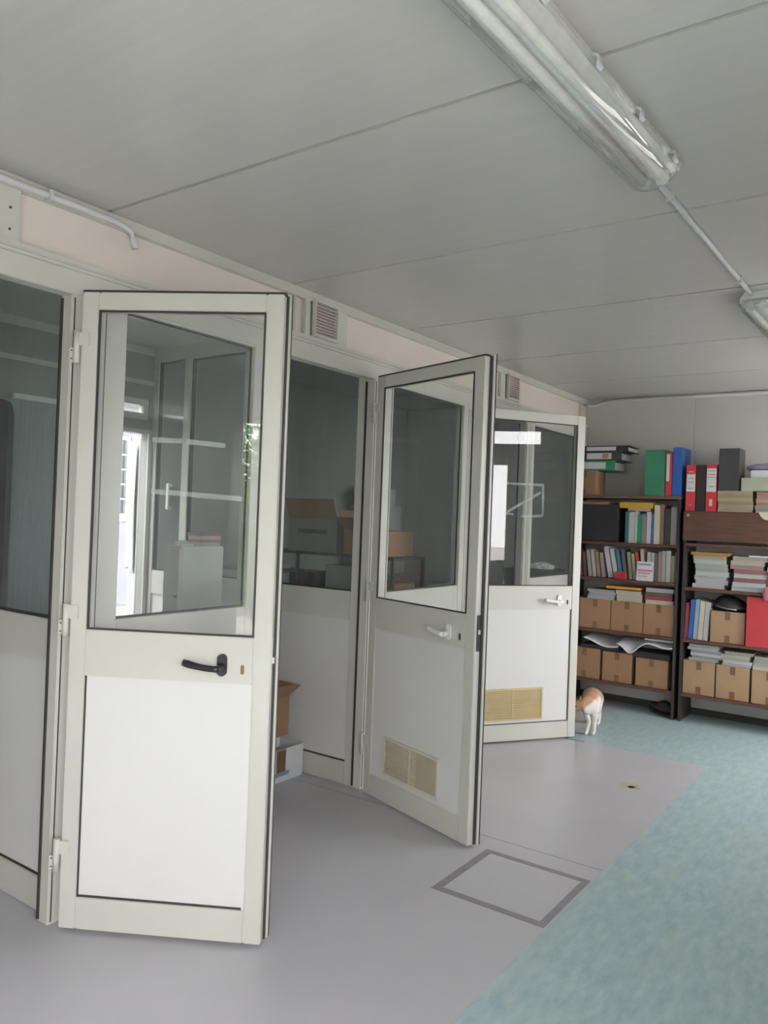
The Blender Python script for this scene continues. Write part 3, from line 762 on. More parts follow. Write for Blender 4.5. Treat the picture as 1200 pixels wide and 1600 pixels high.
root = empty('brochure', (-1.842, 6.128, bz), label='white and pink brochure propped in front of the middle shelf books', cat='brochure')
bm = new_bm(); bx(bm, -.064, .064, 0, .004, 0, .150, 0, .001); o = obj('brochure_card', bm, M['paper'], root)
for a in ((-.055, .045, .122, .134, (.25, .25, .3)), (-.058, .058, .075, .088, (.55, .2, .25)), (-.05, .04, .052, .068, (.58, .3, .33)), (-.05, .02, .030, .042, (.5, .45, .38))):
    bm = new_bm(); bx(bm, a[0], a[1], -.0012, -.0002, a[2], a[3]); obj('brochure_print', bm, colmat(a[4]), root)
root.rotation_euler = (math.radians(-8), 0, 0)
tag(box_obj('small_box', -2.065, -1.985, 6.115, 6.155, bz, bz + .060, colmat((.42, .03, .04)), None, .002), 'small red box in front of the leaning books', 'box')

# --- left bookcase, carton shelf
bz = LZ[1] + .0012
gc = 'brown cartons on the bookcase shelves'
carton(-2.430, -2.358, bz, bz + .235, 'brown carton partly hidden behind the farthest door, upper carton shelf', group=gc)
carton(-2.352, -2.098, bz, bz + .237, 'left brown carton below the grey papers, upper carton shelf', group=gc)
carton(-2.094, -1.842, bz, bz + .237, 'middle brown carton below the yellow folder, upper carton shelf', group=gc)
carton(-1.838, -1.608, bz, bz + .237, 'right brown carton below the red folder, upper carton shelf', group=gc)
zt = bz + .2372
stk('paper_stack', -2.29, -2.07, zt, zt + .078, [(.42, .42, .42), (.36, .38, .38), (.48, .49, .50), (.38, .39, .38)], 'on the left carton of the upper carton shelf', 'papers', ['grey paper bundle'] * 4, group='papers on the cartons', jit=.008)
stk('paper_stack', -2.06, -1.86, zt, zt + .085, [(.50, .46, .36), (.48, .45, .36), (.52, .48, .40)], 'on the middle carton, under the yellow folder', 'papers', ['cream paper bundle'] * 3, group='papers on the cartons', jit=.006)
bm = new_bm(); bx(bm, -.135, .135, 0, .22, 0, .020, 0, .004); tag(obj('paper_folder', bm, colmat((.60, .33, .05)), None, (-2.00, 6.12, zt + .0945), 0.05), 'orange-yellow folder on the cream papers, upper carton shelf', 'folder')
stk('paper_stack', -1.835, -1.625, zt, zt + .122, [(.56, .52, .43), (.40, .03, .04), (.10, .08, .08), (.48, .46, .46)], 'on the right carton of the upper carton shelf', 'papers', ['cream folder', 'red folder', 'black folder', 'whitish paper bundle'], group='papers on the cartons', jit=.010)

# --- left bookcase, lowest shelf
bz = LZ[0] + .0012
carton(-2.430, -2.170, bz, bz + .240, 'left brown carton on the lowest shelf, above the cat', group=gc)
carton(-2.150, -1.915, bz, bz + .232, 'middle brown carton on the lowest shelf of the left bookcase', group=gc)
carton(-1.885, -1.640, bz, bz + .215, 'right brown carton on the lowest shelf of the left bookcase', group=gc)
def limp_sheet(name, x0, x1, y0, y1, z, fn, m, label, cat, th=.004, n=16):
    bm = new_bm(); A = []; B = []
    for i in range(n + 1):
        ra = []; rb = []
        for j in range(n + 1):
            u, v = i / n, j / n; x, y, dz = fn(u, v)
            ra.append(bm.verts.new((x, y, dz))); rb.append(bm.verts.new((x, y, dz - th)))
        A.append(ra); B.append(rb)
    for i in range(n):
        for j in range(n):
            f = bm.faces.new((A[i][j], A[i + 1][j], A[i + 1][j + 1], A[i][j + 1])); f.smooth = True
            f = bm.faces.new((B[i][j], B[i + 1][j], B[i + 1][j + 1], B[i][j + 1])); f.smooth = True
    for i in range(n):
        for (P, Q) in (((i, 0), (i + 1, 0)), ((i, n), (i + 1, n)), ((0, i), (0, i + 1)), ((n, i), (n, i + 1))):
            bm.faces.new((A[P[0]][P[1]], A[Q[0]][Q[1]], B[Q[0]][Q[1]], B[P[0]][P[1]]))
    o = obj(name, bm, m, None, (x0, y0, z)); return tag(o, label, cat)
tag(box_obj('flat_folder', -2.33, -2.02, 6.13, 6.38, bz + .2405, bz + .272, M['blackc'], None, .004), 'black folder lying on the left and middle lowest cartons', 'folder')
limp_sheet('magazine', -2.30, -2.02, 6.105, 6.36, bz + .316, lambda u, v: (.28 * u, .26 * v, .016 * math.cos(u * 5) - .035 * u * (1 - v) + .028 * v), M['paper'], 'open white magazine on the black folder, lowest shelf', 'magazine', .010)
tag(box_obj('flat_folder', -1.93, -1.63, 6.14, 6.38, bz + .2160, bz + .262, M['blackc'], None, .006), 'black folder under the spread sheets, on the right lowest carton', 'folder')
limp_sheet('newspaper', -2.03, -1.60, 6.07, 6.36, bz + .298,
           lambda u, v: (.42 * u, .03 + .26 * v - .05 * math.exp(-((u - .28) / .2) ** 2) * (1 - v), .035 + .022 * v - .085 * math.exp(-((u - .30) / .17) ** 2) * (1 - v) ** 2 - .018 * math.cos(u * 7) * (1 - v)),
           M['paper'], 'spread white newspaper drooping over the lowest cartons', 'newspaper', .005, 24)
tag(box_obj('paper_folder', -1.83, -1.61, 6.15, 6.36, bz + .355, bz + .370, M['paper'], None, .003), 'thin white folder on the spread newspaper under the board', 'folder')

# --- right bookcase, paper shelf
bz = RZ[2] + .0012
gp = 'paper bundles on the right bookcase'
W1, W2, G1 = (.50, .51, .53), (.55, .54, .52), (.38, .41, .38)
stk('paper_stack', -1.478, -1.250, bz, bz + .245, [W2, W1, W1, W1, G1, G1, (.50, .52, .50), (.42, .40, .28)], 'in the left paper pile under the drop-front panel', 'papers',
    ['white paper bundle', 'bluish white bundle', 'white paper bundle', 'white paper bundle', 'grey-green bundle', 'grey-green bundle', 'whitish bundle', 'tan bundle'], group=gp, jit=.014)
tag(box_obj('paper_folder', -1.50, -1.235, 6.115, 6.34, bz + .2452, bz + .268, colmat((.42, .22, .06)), None, .003), 'orange folder lying on the left paper pile', 'folder')
stk('paper_stack', -1.215, -.99, bz, bz + .250, [W1, W1, (.25, .10, .10), W2, (.26, .12, .12), (.40, .26, .24), (.46, .42, .34), (.44, .44, .36)], 'in the right paper pile under the drop-front panel', 'papers',
    ['white paper bundle', 'white paper bundle', 'maroon folder', 'white paper bundle', 'dark maroon folder', 'pink folder', 'beige folder', 'pale green folder'], group=gp, jit=.014)
tag(box_obj('paper_folder', -1.10, -.84, 6.115, 6.34, bz + .2506, bz + .262, M['paper'], None, .002), 'thin white folder on the right paper pile', 'folder')
stk('paper_stack', -.975, -.74, bz, bz + .22, [W1, W2, (.3, .12, .12), G1, W1, W2], 'in the pile cut off by the right edge', 'papers', ['white paper bundle', 'cream bundle', 'maroon folder', 'grey-green bundle', 'white bundle', 'cream bundle'], group=gp, jit=.010)
bm = new_bm(); t = bmesh.new(); bmesh.ops.create_icosphere(t, subdivisions=3, radius=1)
for v in t.verts:
    v.co = Vector((v.co.x * .042, v.co.y * .014, v.co.z * .05 * (1 + .2 * math.sin(v.co.x * 8))))
for f in t.faces: f.smooth = True
merge(bm, t); bx(bm, -.03, .04, 0, .03, .035, .052, 0, .004)
tag(obj('pink_cloth', bm, colmat((.55, .18, .22), .8), None, (-.955, 6.088, bz - .005)), 'pink cloth hanging over the shelf edge at the right', 'cloth')

# --- right bookcase, mixed shelf
bz = RZ[1] + .0012
book(-1.533, .024, bz, .27, (.26, .05, .07), 'dark red book at the left end of the mixed shelf', group='books on the mixed right shelf', lean=.02, d=.24, y=6.14)
book(-1.506, .032, bz, .295, (.05, .12, .34), 'dark blue folder on the mixed shelf', group='books on the mixed right shelf', lean=.05, d=.24, y=6.14)
book(-1.471, .030, bz, .300, (.26, .38, .52), 'light blue folder right of the dark blue one', group='books on the mixed right shelf', lean=.05, d=.24, y=6.14)
book(-1.437, .034, bz, .290, (.56, .50, .38), 'cream folder right of the light blue one', group='books on the mixed right shelf', lean=.05, d=.24, y=6.14)
book(-1.400, .034, bz, .285, (.48, .48, .47), 'grey-white folder left of the tan carton', group='books on the mixed right shelf', lean=.05, d=.24, y=6.14)
c = carton(-1.347, -1.112, bz, bz + .230, 'tan scuffed carton under the black laptop bag', 'carton2', group=gc, d=.26)
# laptop bag
root = empty('laptop_bag', (-1.228, 6.13, bz + .2360), label='slack black laptop bag lying on the tan carton', cat='bag')
bm = new_bm(); t = bmesh.new(); bmesh.ops.create_icosphere(t, subdivisions=3, radius=1)
for v in t.verts:
    s = 1 if v.co.z > 0 else .25
    v.co = Vector((v.co.x * .125 + 0, .12 + v.co.y * .13, .018 + v.co.z * s * .085 * (1 - .35 * v.co.x)))
for f in t.faces: f.smooth = True
merge(bm, t); obj('bag_body', bm, M['blackc'], root)
bm = new_bm(); tube(bm, [(-.09, -.002, .040), (-.05, -.016, .026), (0, -.020, .018), (.06, -.016, .014)], .004, 8); obj('bag_zip', bm, M['metal'], root)
root = empty('archive_box', (-1.004, 6.11, bz), label='large red archive box at the right edge of the mixed shelf', cat='box')
bm = new_bm(); bx(bm, -.097, .16, 0, .27, 0, .355, 0, .003); obj('box_body', bm, colmat((.50, .035, .05), .5), root)
bm = new_bm(); bx(bm, -.095, .158, -.002, -.0005, .0, .350, 0); obj('box_lid', bm, colmat((.52, .045, .055), .5), root)

# --- right bookcase, lowest shelf
bz = RZ[0] + .0012
carton(-1.530, -1.305, bz, bz + .248, 'tan carton below the left white paper pile, lowest right shelf', 'carton2', group=gc)
carton(-1.296, -1.070, bz, bz + .243, 'tan torn carton in the middle of the lowest right shelf', 'carton2', group=gc)
carton(-1.056, -.83, bz, bz + .238, 'tan carton cut off by the right edge on the lowest shelf', 'carton2', group=gc)
stk('paper_stack', -1.490, -1.275, bz + .2482, bz + .370, [W1, (.46, .47, .50), W1, (.52, .53, .56), W1, (.48, .50, .53)], 'on the left carton of the lowest right shelf', 'papers', ['white paper bundle'] * 6, group=gp, jit=.016)
stk('paper_stack', -1.258, -1.062, bz + .2435, bz + .345, [(.55, .54, .58), (.52, .53, .56), (.40, .38, .33), (.46, .44, .36), (.48, .46, .40)], 'on the torn middle carton', 'papers', ['white paper bundle', 'white paper bundle', 'grey bundle', 'cream bundle', 'cream bundle'], group=gp, jit=.012)
stk('paper_stack', -1.045, -.84, bz + .2385, bz + .335, [(.60, .58, .56), (.42, .42, .38), (.38, .40, .34), (.40, .42, .36)], 'on the carton cut off by the right edge', 'papers', ['white paper bundle', 'grey-green bundle', 'grey-green bundle', 'greenish bundle'], group=gp, jit=.012)

# --- things on the floor by the bookcases
root = empty('shoe', (-1.72, 6.27, 0), label='black shoe on the green floor under the left bookcase', cat='shoe')
bm = new_bm(); t = bmesh.new(); bmesh.ops.create_icosphere(t, subdivisions=3, radius=1)
for v in t.verts:
    x = v.co.x; z = v.co.z
    v.co = Vector((x * .13, v.co.y * .045 * (1 + .15 * x), .045 + (z * .035 if z < 0 else z * (.03 + .035 * (x > .1) + .02 * max(0, x)))))
for f in t.faces: f.smooth = True
merge(bm, t); obj('shoe_upper', bm, M['blackc'], root)
bm = new_bm(); pts = [(.135 * math.cos(a), .050 * math.sin(a) * (1 + .15 * math.cos(a))) for a in [k * PI / 12 for k in range(24)]]
prism(bm, pts, 'z', 0, .018); obj('shoe_sole', bm, M['blackc'], root)
root.rotation_euler = (0, 0, math.radians(-38))

# ================================================================== CAT
def cat():
    root = empty('cat', (-1.925, 5.26, 0), math.radians(0), label='orange and white cat rubbing its head against the farthest door', cat='cat')
    V = [] ; E = [] ; Rr = []
    def v(p, r, par=None):
        V.append(p); Rr.append(r)
        if par is not None: E.append((par, len(V) - 1))
        return len(V) - 1
    # local frame: cat faces -y (towards the camera), body runs to +y and away to the left
    pelv = v((-.085, .30, .225), (.070, .072))
    waist = v((-.060, .21, .222), (.062, .066), pelv)
    rib = v((-.028, .12, .218), (.074, .082), waist)
    sh = v((-.006, .045, .212), (.068, .078), rib)
    chest = v((-.004, .000, .185), (.058, .060), sh)
    neck = v((-.040, -.018, .205), (.040, .042), chest)
    skull = v((-.078, -.030, .196), (.044, .042), neck)
    muz = v((-.094, -.060, .172), (.022, .020), skull)
    nose = v((-.098, -.076, .164), (.012, .010), muz)
    for sx, px, py in ((-1, -.010, .0), (1, .032, .025)):
        a = v((sx * .028 + .002, .010 + (py if sx > 0 else 0), .150), (.027, .030), chest)
        b = v((px * .7 + .006, .012 + py * .6, .090), (.018, .019), a)
        c = v((px, py - .002, .040), (.0135, .014), b)
        d = v((px, py - .010, .015), (.0145, .013), c)
        e = v((px - .002, py - .034, .012), (.0140, .0105), d)
    for sx in (-1, 1):
        a = v((-.085 + sx * .036, .310, .180), (.042, .050), pelv)
        b = v((-.085 + sx * .042, .275, .115), (.028, .033), a)
        c = v((-.085 + sx * .042, .330, .065), (.015, .016), b)
        d = v((-.085 + sx * .042, .318, .016), (.014, .013), c)
        e = v((-.085 + sx * .042, .285, .012), (.014, .010), d)
    t = pelv
    for p, r in (((-.115, .38, .235), .020), ((-.160, .43, .200), .014), ((-.210, .46, .150), .012), ((-.25, .47, .10), .011), ((-.28, .46, .07), .008)):
        t = v(p, (r, r), t)
    me = bpy.data.meshes.new('cat_body'); me.from_pydata([Vector(p) for p in V], E, []); me.update()
    o = bpy.data.objects.new('cat_body', me); C.objects.link(o); o.parent = root
    sk = o.modifiers.new('skin', 'SKIN'); sk.use_smooth_shade = True
    for i, r in enumerate(Rr): me.skin_vertices[0].data[i].radius = r; me.skin_vertices[0].data[i].use_root = (i == 0)
    sb = o.modifiers.new('subsurf', 'SUBSURF'); sb.levels = 2; sb.render_levels = 2
    # fur: white legs, chest and muzzle; orange back and head patch
    m = bpy.data.materials.new('orange_and_white_fur'); m.use_nodes = True; nt = m.node_tree; b = nt.nodes['Principled BSDF']; b.inputs['Roughness'].default_value = .9
    tc = nt.nodes.new('ShaderNodeTexCoord'); sp = nt.nodes.new('ShaderNodeSeparateXYZ'); nt.links.new(tc.outputs['Object'], sp.inputs[0])
    nz = nt.nodes.new('ShaderNodeTexNoise'); nz.inputs['Scale'].default_value = 14; nt.links.new(tc.outputs['Object'], nz.inputs['Vector'])
    # mask = z - 2.0*x (orange towards the back top and left, white on the right side)
    a1 = nt.nodes.new('ShaderNodeMath'); a1.operation = 'MULTIPLY_ADD'; a1.inputs[1].default_value = -1.5; nt.links.new(sp.outputs['X'], a1.inputs[0]); nt.links.new(sp.outputs['Z'], a1.inputs[2])
    a2 = nt.nodes.new('ShaderNodeMath'); a2.operation = 'MULTIPLY_ADD'; a2.inputs[1].default_value = .07; nt.links.new(nz.outputs['Fac'], a2.inputs[0]); nt.links.new(a1.outputs[0], a2.inputs[2])
    rp = nt.nodes.new('ShaderNodeValToRGB'); rp.color_ramp.elements[0].position = .222; rp.color_ramp.elements[1].position = .250
    rp.color_ramp.elements[0].color = (.66, .62, .58, 1); rp.color_ramp.elements[1].color = (.42, .25, .15, 1)
    nt.links.new(a2.outputs[0], rp.inputs['Fac']); nt.links.new(rp.outputs['Color'], b.inputs['Base Color'])
    n3 = nt.nodes.new('ShaderNodeTexNoise'); n3.inputs['Scale'].default_value = 160; bp = nt.nodes.new('ShaderNodeBump'); bp.inputs['Strength'].default_value = .5; bp.inputs['Distance'].default_value = .003
    nt.links.new(tc.outputs['Object'], n3.inputs['Vector']); nt.links.new(n3.outputs['Fac'], bp.inputs['Height']); nt.links.new(bp.outputs['Normal'], b.inputs['Normal'])
    me.materials.append(m)
    for s, (ex, ey, ez) in enumerate(((-.100, -.012, .232), (-.058, -.026, .236))):
        bm = new_bm()
        base = [bm.verts.new((ex + .018 * math.cos(a), ey + .008 * math.sin(a), ez - .012)) for a in [k * PI / 4 for k in range(8)]]
        tip = bm.verts.new((ex + (-.006 if s == 0 else .006), ey, ez + .030))
        for k in range(8): bm.faces.new((base[k], base[(k + 1) % 8], tip))
        bm.faces.new(base); obj('ear', bm, m, root)
    for s in (-1, 1):
        bm = new_bm(); bmesh.ops.create_uvsphere(bm, u_segments=10, v_segments=8, radius=.006, matrix=Matrix.Translation((-.088 + s * .018, -.066, .196)))
        obj('eye', bm, M['black'], root)
    bm = new_bm(); bmesh.ops.create_uvsphere(bm, u_segments=10, v_segments=8, radius=.0045, matrix=Matrix.Translation((-.099, -.086, .166)))
    obj('nose_tip', bm, colmat((.5, .2, .18)), root)
    return root
cat()

# ================================================================== INSIDE THE SMALL ROOMS
def open_box(x0, x1, y0, y1, z0, z1, m, label, flaps=(), print_col=None, parentless=True):
    cx_, cy_ = (x0 + x1) / 2, (y0 + y1) / 2; w, d, h = (x1 - x0) / 2, (y1 - y0) / 2, z1 - z0; t = .004
    root = empty('cardboard_box', (cx_, cy_, z0), label=label, cat='box')
    bm = new_bm(); bx(bm, -w, w, -d, d, 0, t); bx(bm, -w, -w + t, -d, d, t, h); bx(bm, w - t, w, -d, d, t, h); bx(bm, -w + t, w - t, -d, -d + t, t, h); bx(bm, -w + t, w - t, d - t, d, t, h)
    obj('box_body', bm, m, root)
    for side, ang, ln in flaps:
        bm = new_bm()
        if side in '+x-x' and side[1] == 'x':
            s = 1 if side[0] == '+' else -1; ex, ez = s * (w + ln * math.cos(ang)), h + ln * math.sin(ang)
            prism(bm, [(s * w, h), (ex, ez), (ex - s * t, ez + t * .5), (s * (w - t), h + t)], 'y', -d, d)
        else:
            s = 1 if side[0] == '+' else -1; ey, ez = s * (d + ln * math.cos(ang)), h + ln * math.sin(ang)
            prism(bm, [(s * d, h), (ey, ez), (ey - s * t, ez + t * .5), (s * (d - t), h + t)], 'x', -w, w)
        obj('box_flap', bm, M['carton'], root)
    if print_col:
        bm = new_bm(); bx(bm, w, w + .001, -d * .35, d * .45, h * .18, h * .30); bx(bm, -w * .6, w * .6, -d - .001, -d, h * .55, h * .68); obj('printed_band', bm, colmat(print_col), root)
        bm = new_bm(); bx(bm, w, w + .0015, -d * .05, d * .30, h * .30, h * .98); obj('packing_tape', bm, M['ptape'], root)
    return root
open_box(-3.22, -2.85, 2.93, 3.335, 0, .175, M['paper'], 'white cardboard box on the floor behind the nearest door edge', [], (.2, .3, .42))
tag(box_obj('paper_pack', -3.15, -2.90, 2.95, 3.20, .1755, .235, M['paper'], None, .003), 'white pack lying on the white floor box', 'paper')
open_box(-3.18, -2.88, 2.93, 3.24, .2355, .45, M['carton'], 'brown open carton on top of the white pack', [('+y', .45, .10), ('+x', .9, .09), ('-y', .6, .1)])

# white cabinet in the middle room with things on it
root = empty('storage_cabinet', (-3.597, 3.16, 0), label='tall white cabinet seen through the nearest door glass', cat='cabinet')
bm = new_bm(); bx(bm, -.070, .070, -.16, .16, 0, 1.235, 0, .004); obj('cabinet_body', bm, M['white'], root)
bm = new_bm(); bx(bm, -.067, .067, -.176, -.1605, .03, 1.22, 0, .003); d_ = obj('cabinet_door', bm, M['white'], root)
bm = new_bm(); tube(bm, [(.05, -.177, .95), (.05, -.190, .95)], .008, 10); obj('knob', bm, M['metal'], d_)
bm = new_bm(); t = bmesh.new(); bmesh.ops.create_icosphere(t, subdivisions=3, radius=1)
for v in t.verts: v.co = Vector((v.co.x * .055, v.co.y * .06, max(-.2, v.co.z) * .028))
for f in t.faces: f.smooth = True
merge(bm, t); tag(obj('folded_cloth', bm, M['cloth'], None, (-3.598, 3.07, 1.2415)), 'folded white cloth on the tall white cabinet', 'cloth')
zz = stk('paper_folder', -3.66, -3.535, 1.2355, 1.315, [(.6, .58, .56), (.55, .25, .25), (.62, .6, .58), (.5, .22, .22)], 'on the tall white cabinet', 'folder', ['white folder', 'pink-red folder', 'white folder', 'pink-red folder'], y=3.15, d=.15, group='folders on the white cabinet', jit=.004)

# outer door leaf opened outwards, with a white cloth over it
root = empty('door_4', (XE - .062, 3.318, 0), math.radians(147), label='outer door leaf opened outwards with a white cloth over it', cat='door', kind='structure')
bm = new_bm(); bx(bm, 0, .80, -.04, 0, .02, 1.93, 0, .004); obj('leaf_frame', bm, M['panel'], root)
root = empty('white_cloth', (XE - .062, 3.318, 0), math.radians(147), label='white cloth hanging over the outer door, bright in the nearest glass', cat='cloth')
bm = new_bm()
A = []
for i in range(25):
    u = i / 24; row = []
    for j in range(13):
        w_ = j / 12
        row.append(bm.verts.new((.06 + u * (.62 + .06 * w_), .012 + .014 * math.sin(u * 22 + w_ * 3) * w_ + .006, 1.945 - w_ * .93 - .02 * math.sin(u * 9))))
    A.append(row)
for i in range(24):
    for j in range(12):
        f = bm.faces.new((A[i][j], A[i + 1][j], A[i + 1][j + 1], A[i][j + 1])); f.smooth = True
o = obj('cloth_sheet', bm, M['cloth'], root); so = o.modifiers.new('solidify', 'SOLIDIFY'); so.thickness = .004
# white handle on the middle divider's glass
root = empty('pull_handle', (-4.105, 3.376, 1.53), label='white pull handle on the dividing glass, seen through the nearest door', cat='handle')
bm = new_bm(); bx(bm, -.014, .014, -.030, -.018, -.085, .085, 0, .004); bx(bm, -.014, .014, -.018, 0, .062, .085, 0, .003); bx(bm, -.014, .014, -.018, 0, -.085, -.062, 0, .003)
obj('grip', bm, M['white'], root)

# vertical strip blind and tall dark board, seen through the near divider
root = empty('vertical_blind', (XE + .03, 2.37, .62), label='grey vertical strip blind seen through the glass at the far left', cat='blind')
bm = new_bm(); bx(bm, -.02, .02, 0, .34, 1.42, 1.45, 0, .003); obj('head_rail', bm, M['white'], root)
for k in range(12):
    bm = new_bm(); y_ = .010 + k * .0285
    prism(bm, [(-.008, y_), (.012, y_ + .022), (.014, y_ + .020), (-.006, y_ - .002)], 'z', 0, 1.42)
    obj('blind_strip', bm, M['blind'], root)
root = empty('foam_board', (-4.02, 2.10, 0), math.radians(35), label='tall dark rounded board behind the glass at the far left', cat='board')
pts = [(-.20, 0), (.13, 0)] + [(.13 - .035 * (1 - math.cos(a)), 1.88 + .10 * math.sin(a)) for a in [k * PI / 2 / 8 for k in range(9)]] + [(-.20, 1.99)]
bm = new_bm(); prism(bm, pts, 'y', -.03, .03); obj('board_body', bm, M['charcoal'], root)

# far room: rack with boxes seen through the middle opening
root = empty('storage_rack', (-3.30, 4.15, 0), label='dark rack with boxes behind the dividing glass', cat='rack')
for z in (.30, .78, 1.20):
    bm = new_bm(); bx(bm, -.52, .58, -.18, .18, z - .018, z, 0, .002); obj('rack_board', bm, M['upright'], root)
for sx in (-.52, .56):
    for sy in (-.18, .16):
        bm = new_bm(); bx(bm, sx, sx + .02, sy, sy + .02, 0, 1.181, 0); obj('rack_post', bm, M['upright'], root)
open_box(-3.62, -3.20, 4.0, 4.30, 1.2003, 1.42, colmat((.27, .27, .255)), 'pale box with dark print standing on the dark rack', [('-y', 1.2, .14)], (.12, .14, .13))
open_box(-3.14, -2.80, 4.0, 4.30, 1.2003, 1.36, M['carton'], 'tan open carton on the dark rack, flap raised', [('-x', 1.2, .13), ('-y', .7, .12)])
tag(box_obj('storage_box', -3.30, -3.02, 4.02, 4.28, .7803, 1.12, colmat((.36, .37, .37)), None, .003), 'white box under the rack top, right of the red book', 'box')
tag(box_obj('storage_box', -3.00, -2.76, 4.00, 4.28, .7803, 1.03, M['carton'], None, .003), 'brown box under the rack top beside the stile', 'box')
for k, (c, l) in enumerate((((.03, .03, .035), 'black file left of the red one under the rack top'), ((.30, .03, .05), 'red file under the rack top'), ((.04, .04, .05), 'black file right of the red one under the rack top'))):
    book(-3.60 + k * .06, .045, .7803, .28, c, l, group='files under the rack top', d=.24, y=4.0, cat='file')
root = empty('side_table', (-3.72, 3.74, 0), label='low dark table with pink papers behind the dividing glass', cat='table')
bm = new_bm(); bx(bm, -.2, .34, -.16, .16, 1.07, 1.09, 0, .002); obj('table_top', bm, M['upright'], root)
for sx in (-.19, .31):
    for sy in (-.15, .13):
        bm = new_bm(); bx(bm, sx, sx + .02, sy, sy + .02, 0, 1.07, 0); obj('leg', bm, M['upright'], root)
tag(box_obj('paper_pack', -3.74, -3.45, 3.64, 3.84, 1.0905, 1.125, colmat((.35, .24, .24)), None, .003), 'dusty pink papers on the low dark table', 'paper')
# pale boxes seen through the middle door's glass
for k, (x0, x1, y0, y1, z0, z1, c, l) in enumerate(((-4.25, -3.90, 5.35, 5.95, 0, .95, (.20, .17, .14), 'large brown crate at the outer wall of the far room'),
                                  (-4.24, -3.92, 5.40, 5.90, .9505, 1.30, (.30, .27, .24), 'beige box stacked on the large brown crate'),
                                  (-4.22, -3.95, 5.44, 5.86, 1.3005, 1.55, (.40, .40, .38), 'pale box stacked second on the large brown crate'),
                                  (-4.20, -3.98, 5.46, 5.80, 1.5505, 1.70, (.44, .44, .42), 'topmost pale box of the stack in the far room'),
                                  (-3.5, -3.1, 5.0, 5.4, 0, .95, (.24, .24, .24), 'grey chest in the middle of the far room'))):
    tag(box_obj('storage_box', x0, x1, y0, y1, z0, z1, colmat(c), None, .004), l, 'box')
tag(box_obj('low_cabinet', -3.00, -2.545, 6.02, 6.42, 0, 1.06, M['charcoal'], None, .004), 'dark cabinet seen through the farthest door glass', 'cabinet')
bm = new_bm(); t = bmesh.new(); bmesh.ops.create_icosphere(t, subdivisions=3, radius=1); random.seed(5)
for v in t.verts:
    k = random.uniform(.8, 1.2); v.co = Vector((v.co.x * .11 * k, v.co.y * .08 * k, max(-.1, v.co.z) * .05 * k))
merge(bm, t); tag(obj('crumpled_paper', bm, M['paper'], None, (-2.70, 6.14, 1.071)), 'crumpled white paper on the dark cabinet', 'paper')

# ================================================================== RIGHT WALL DOOR (mirrored in the farthest door) and OUTDOORS
root = empty('door_5', (XR + .03, (DR[0] + DR[1]) / 2, 0), label='glazed outer door in the corridor wall mirrored in the farthest door', cat='door', kind='structure')
bm = new_bm(); w = (DR[1] - DR[0]) / 2; h = DR[3]
for a in ((-w, -w + .08, 0.01, h), (w - .08, w, 0.01, h), (-w + .08, w - .08, h - .08, h), (-w + .08, w - .08, .01, 1.05)):
    bx(bm, -.025, .025, a[0] + .002, a[1] - .002, a[2], a[3] - .002, 0, .003)
obj('leaf_frame', bm, M['white'], root)
bm = new_bm(); bx(bm, -.003, .003, -w + .08, w - .08, 1.05, h - .08); obj('glass_pane', bm, M['glass'], root)
bm = new_bm(); tube(bm, [(-.026, w - .05, 1.05), (-.06, w - .05, 1.05), (-.065, w - .16, 1.05)], .010, 10); obj('door_handle', bm, M['black'], root)

GZ = -.12
bm = new_bm(); bx(bm, -40, 40, -40, 40, GZ - .1, GZ)
tag(obj('ground', bm, M['paving']), 'pale outdoor paving', 'ground', kind='structure')
# neighbouring building seen through the outer door
root = empty('neighbour_building', (-10.8, 6.0, GZ), label='lilac building with gridded window seen through the outer door', cat='building')
bm = new_bm(); holed_wall_y(bm, -.3, 0, -6, 8, 0, 3.6, [(.9, 2.05, 1.40, 2.72)]); obj('wall', bm, M['lilac'], root)
fr = empty('window', (0, 0, 0)); fr.parent = root
bm = new_bm()
for a in ((.9, 2.05, 1.40, 1.46), (.9, 2.05, 2.66, 2.72), (.9, .96, 1.46, 2.66), (1.99, 2.05, 1.46, 2.66)): bx(bm, -.10, -.02, *a, 0)
for k in range(1, 4): bx(bm, -.08, -.04, .96 + k * .257 - .014, .96 + k * .257 + .014, 1.46, 2.66)
for k in range(1, 5): bx(bm, -.08, -.04, .96, 1.99, 1.46 + k * .24 - .012, 1.46 + k * .24 + .012)
obj('window_frame', bm, M['white'], fr)
bm = new_bm(); bx(bm, -.09, -.085, .96, 1.99, 1.46, 2.66); obj('pane', bm, M['pane_dark'], fr)
bm = new_bm(); bx(bm, -.05, .06, .85, 2.1, 1.34, 1.40); obj('window_sill', bm, M['backwall'], fr)
bm = new_bm(); bx(bm, -.4, 2.6, -6.1, 8.1, 3.6, 3.75); obj('deep_shade_eave', bm, M['pane_dark'], root)  # eave drawn far out to shade the lilac wall below
bm = new_bm(); bx(bm, .001, 6.2, -7.5, -7.2, 0, 2.95); obj('added_sky_screen', bm, M['lilac'], root)  # wall added to block the open sky mirrored in the divider glass
root = empty('added_dark_wall', (0, -7.2, GZ), label='low grey wall added behind the shrub to darken the mirrored view', cat='wall', kind='structure')  # added so the rear window's reflection stays dark below the sill bar
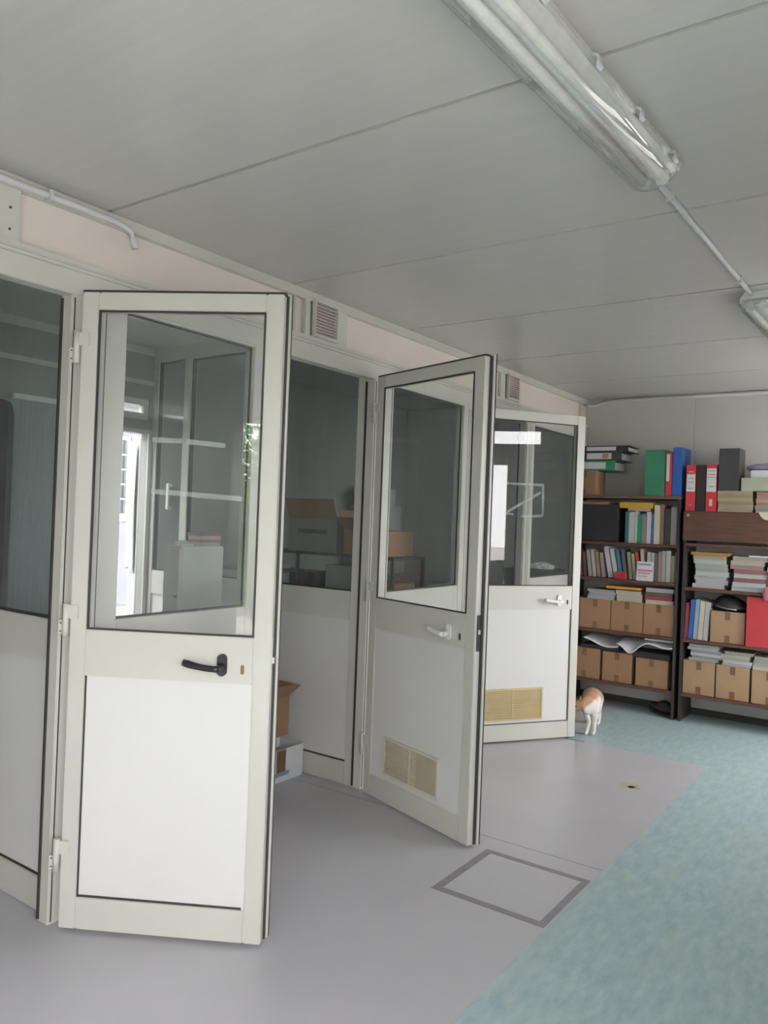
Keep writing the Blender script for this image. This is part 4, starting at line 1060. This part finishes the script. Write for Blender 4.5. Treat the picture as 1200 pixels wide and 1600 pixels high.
bm = new_bm(); bx(bm, -7, 7, -.12, .12, 0, 1.75, 0); obj('wall_body', bm, M['inner'], root)
bm = new_bm(); bx(bm, -7.05, 7.05, -.16, .16, 1.75, 1.80, 0, .006); obj('coping', bm, M['backwall'], root)
root = empty('added_shade_roof', (-6.6, 3.0, 2.75), label='flat roof added to shade the courtyard outside the outer door', cat='roof', kind='structure')  # roof and posts added to cut daylight in the courtyard and small rooms
bm = new_bm(); bx(bm, -2.1, 1.0, -5.5, 6.0, 0, .10, 0); obj('shade_slab', bm, M['inner'], root)
for y_ in (-5.3, -1.5, 5.8):
    bm = new_bm(); bx(bm, -2.05, -1.95, y_, y_ + .1, -2.87, -.0005, 0); obj('post', bm, M['frame'], root)
# laurel shrub outside the rear window
random.seed(11)
root = empty('laurel_shrub', (-.25, -3.5, GZ), label='leafy green shrub outside, mirrored in the nearest door glass', cat='shrub')
bm = new_bm()
for k in range(5):
    a = k * 1.3; tube(bm, [(0, 0, 0), (.15 * math.cos(a), .15 * math.sin(a), .8), (.4 * math.cos(a), .35 * math.sin(a), 1.9)], .025, 8, taper=[1, .7, .3])
obj('stem', bm, M['bark'], root)
bm = new_bm()
for k in range(5200):
    th = random.uniform(0, 2 * PI); rr = random.random() ** .4; ph = random.uniform(-1, 1)
    c_ = Vector((.85 * rr * math.cos(th) * math.sqrt(1 - ph * ph), .55 * rr * math.sin(th) * math.sqrt(1 - ph * ph), 1.50 + 1.0 * ph * rr))
    ax = Vector((random.uniform(-1, 1), random.uniform(-1, 1), random.uniform(-.4, 1))).normalized()
    n_ = ax.orthogonal().normalized(); s_ = n_.cross(ax); L = random.uniform(.08, .14)
    p = [c_, c_ + ax * L * .5 + s_ * L * .22, c_ + ax * L, c_ + ax * L * .5 - s_ * L * .22]
    q = bm.verts.new(c_ + ax * L * .5 - n_ * L * .06)
    vs = [bm.verts.new(x) for x in p]
    bm.faces.new((vs[0], vs[1], q)); bm.faces.new((vs[1], vs[2], q)); bm.faces.new((vs[2], vs[3], q)); bm.faces.new((vs[3], vs[0], q))
obj('foliage', bm, M['leaf'], root)
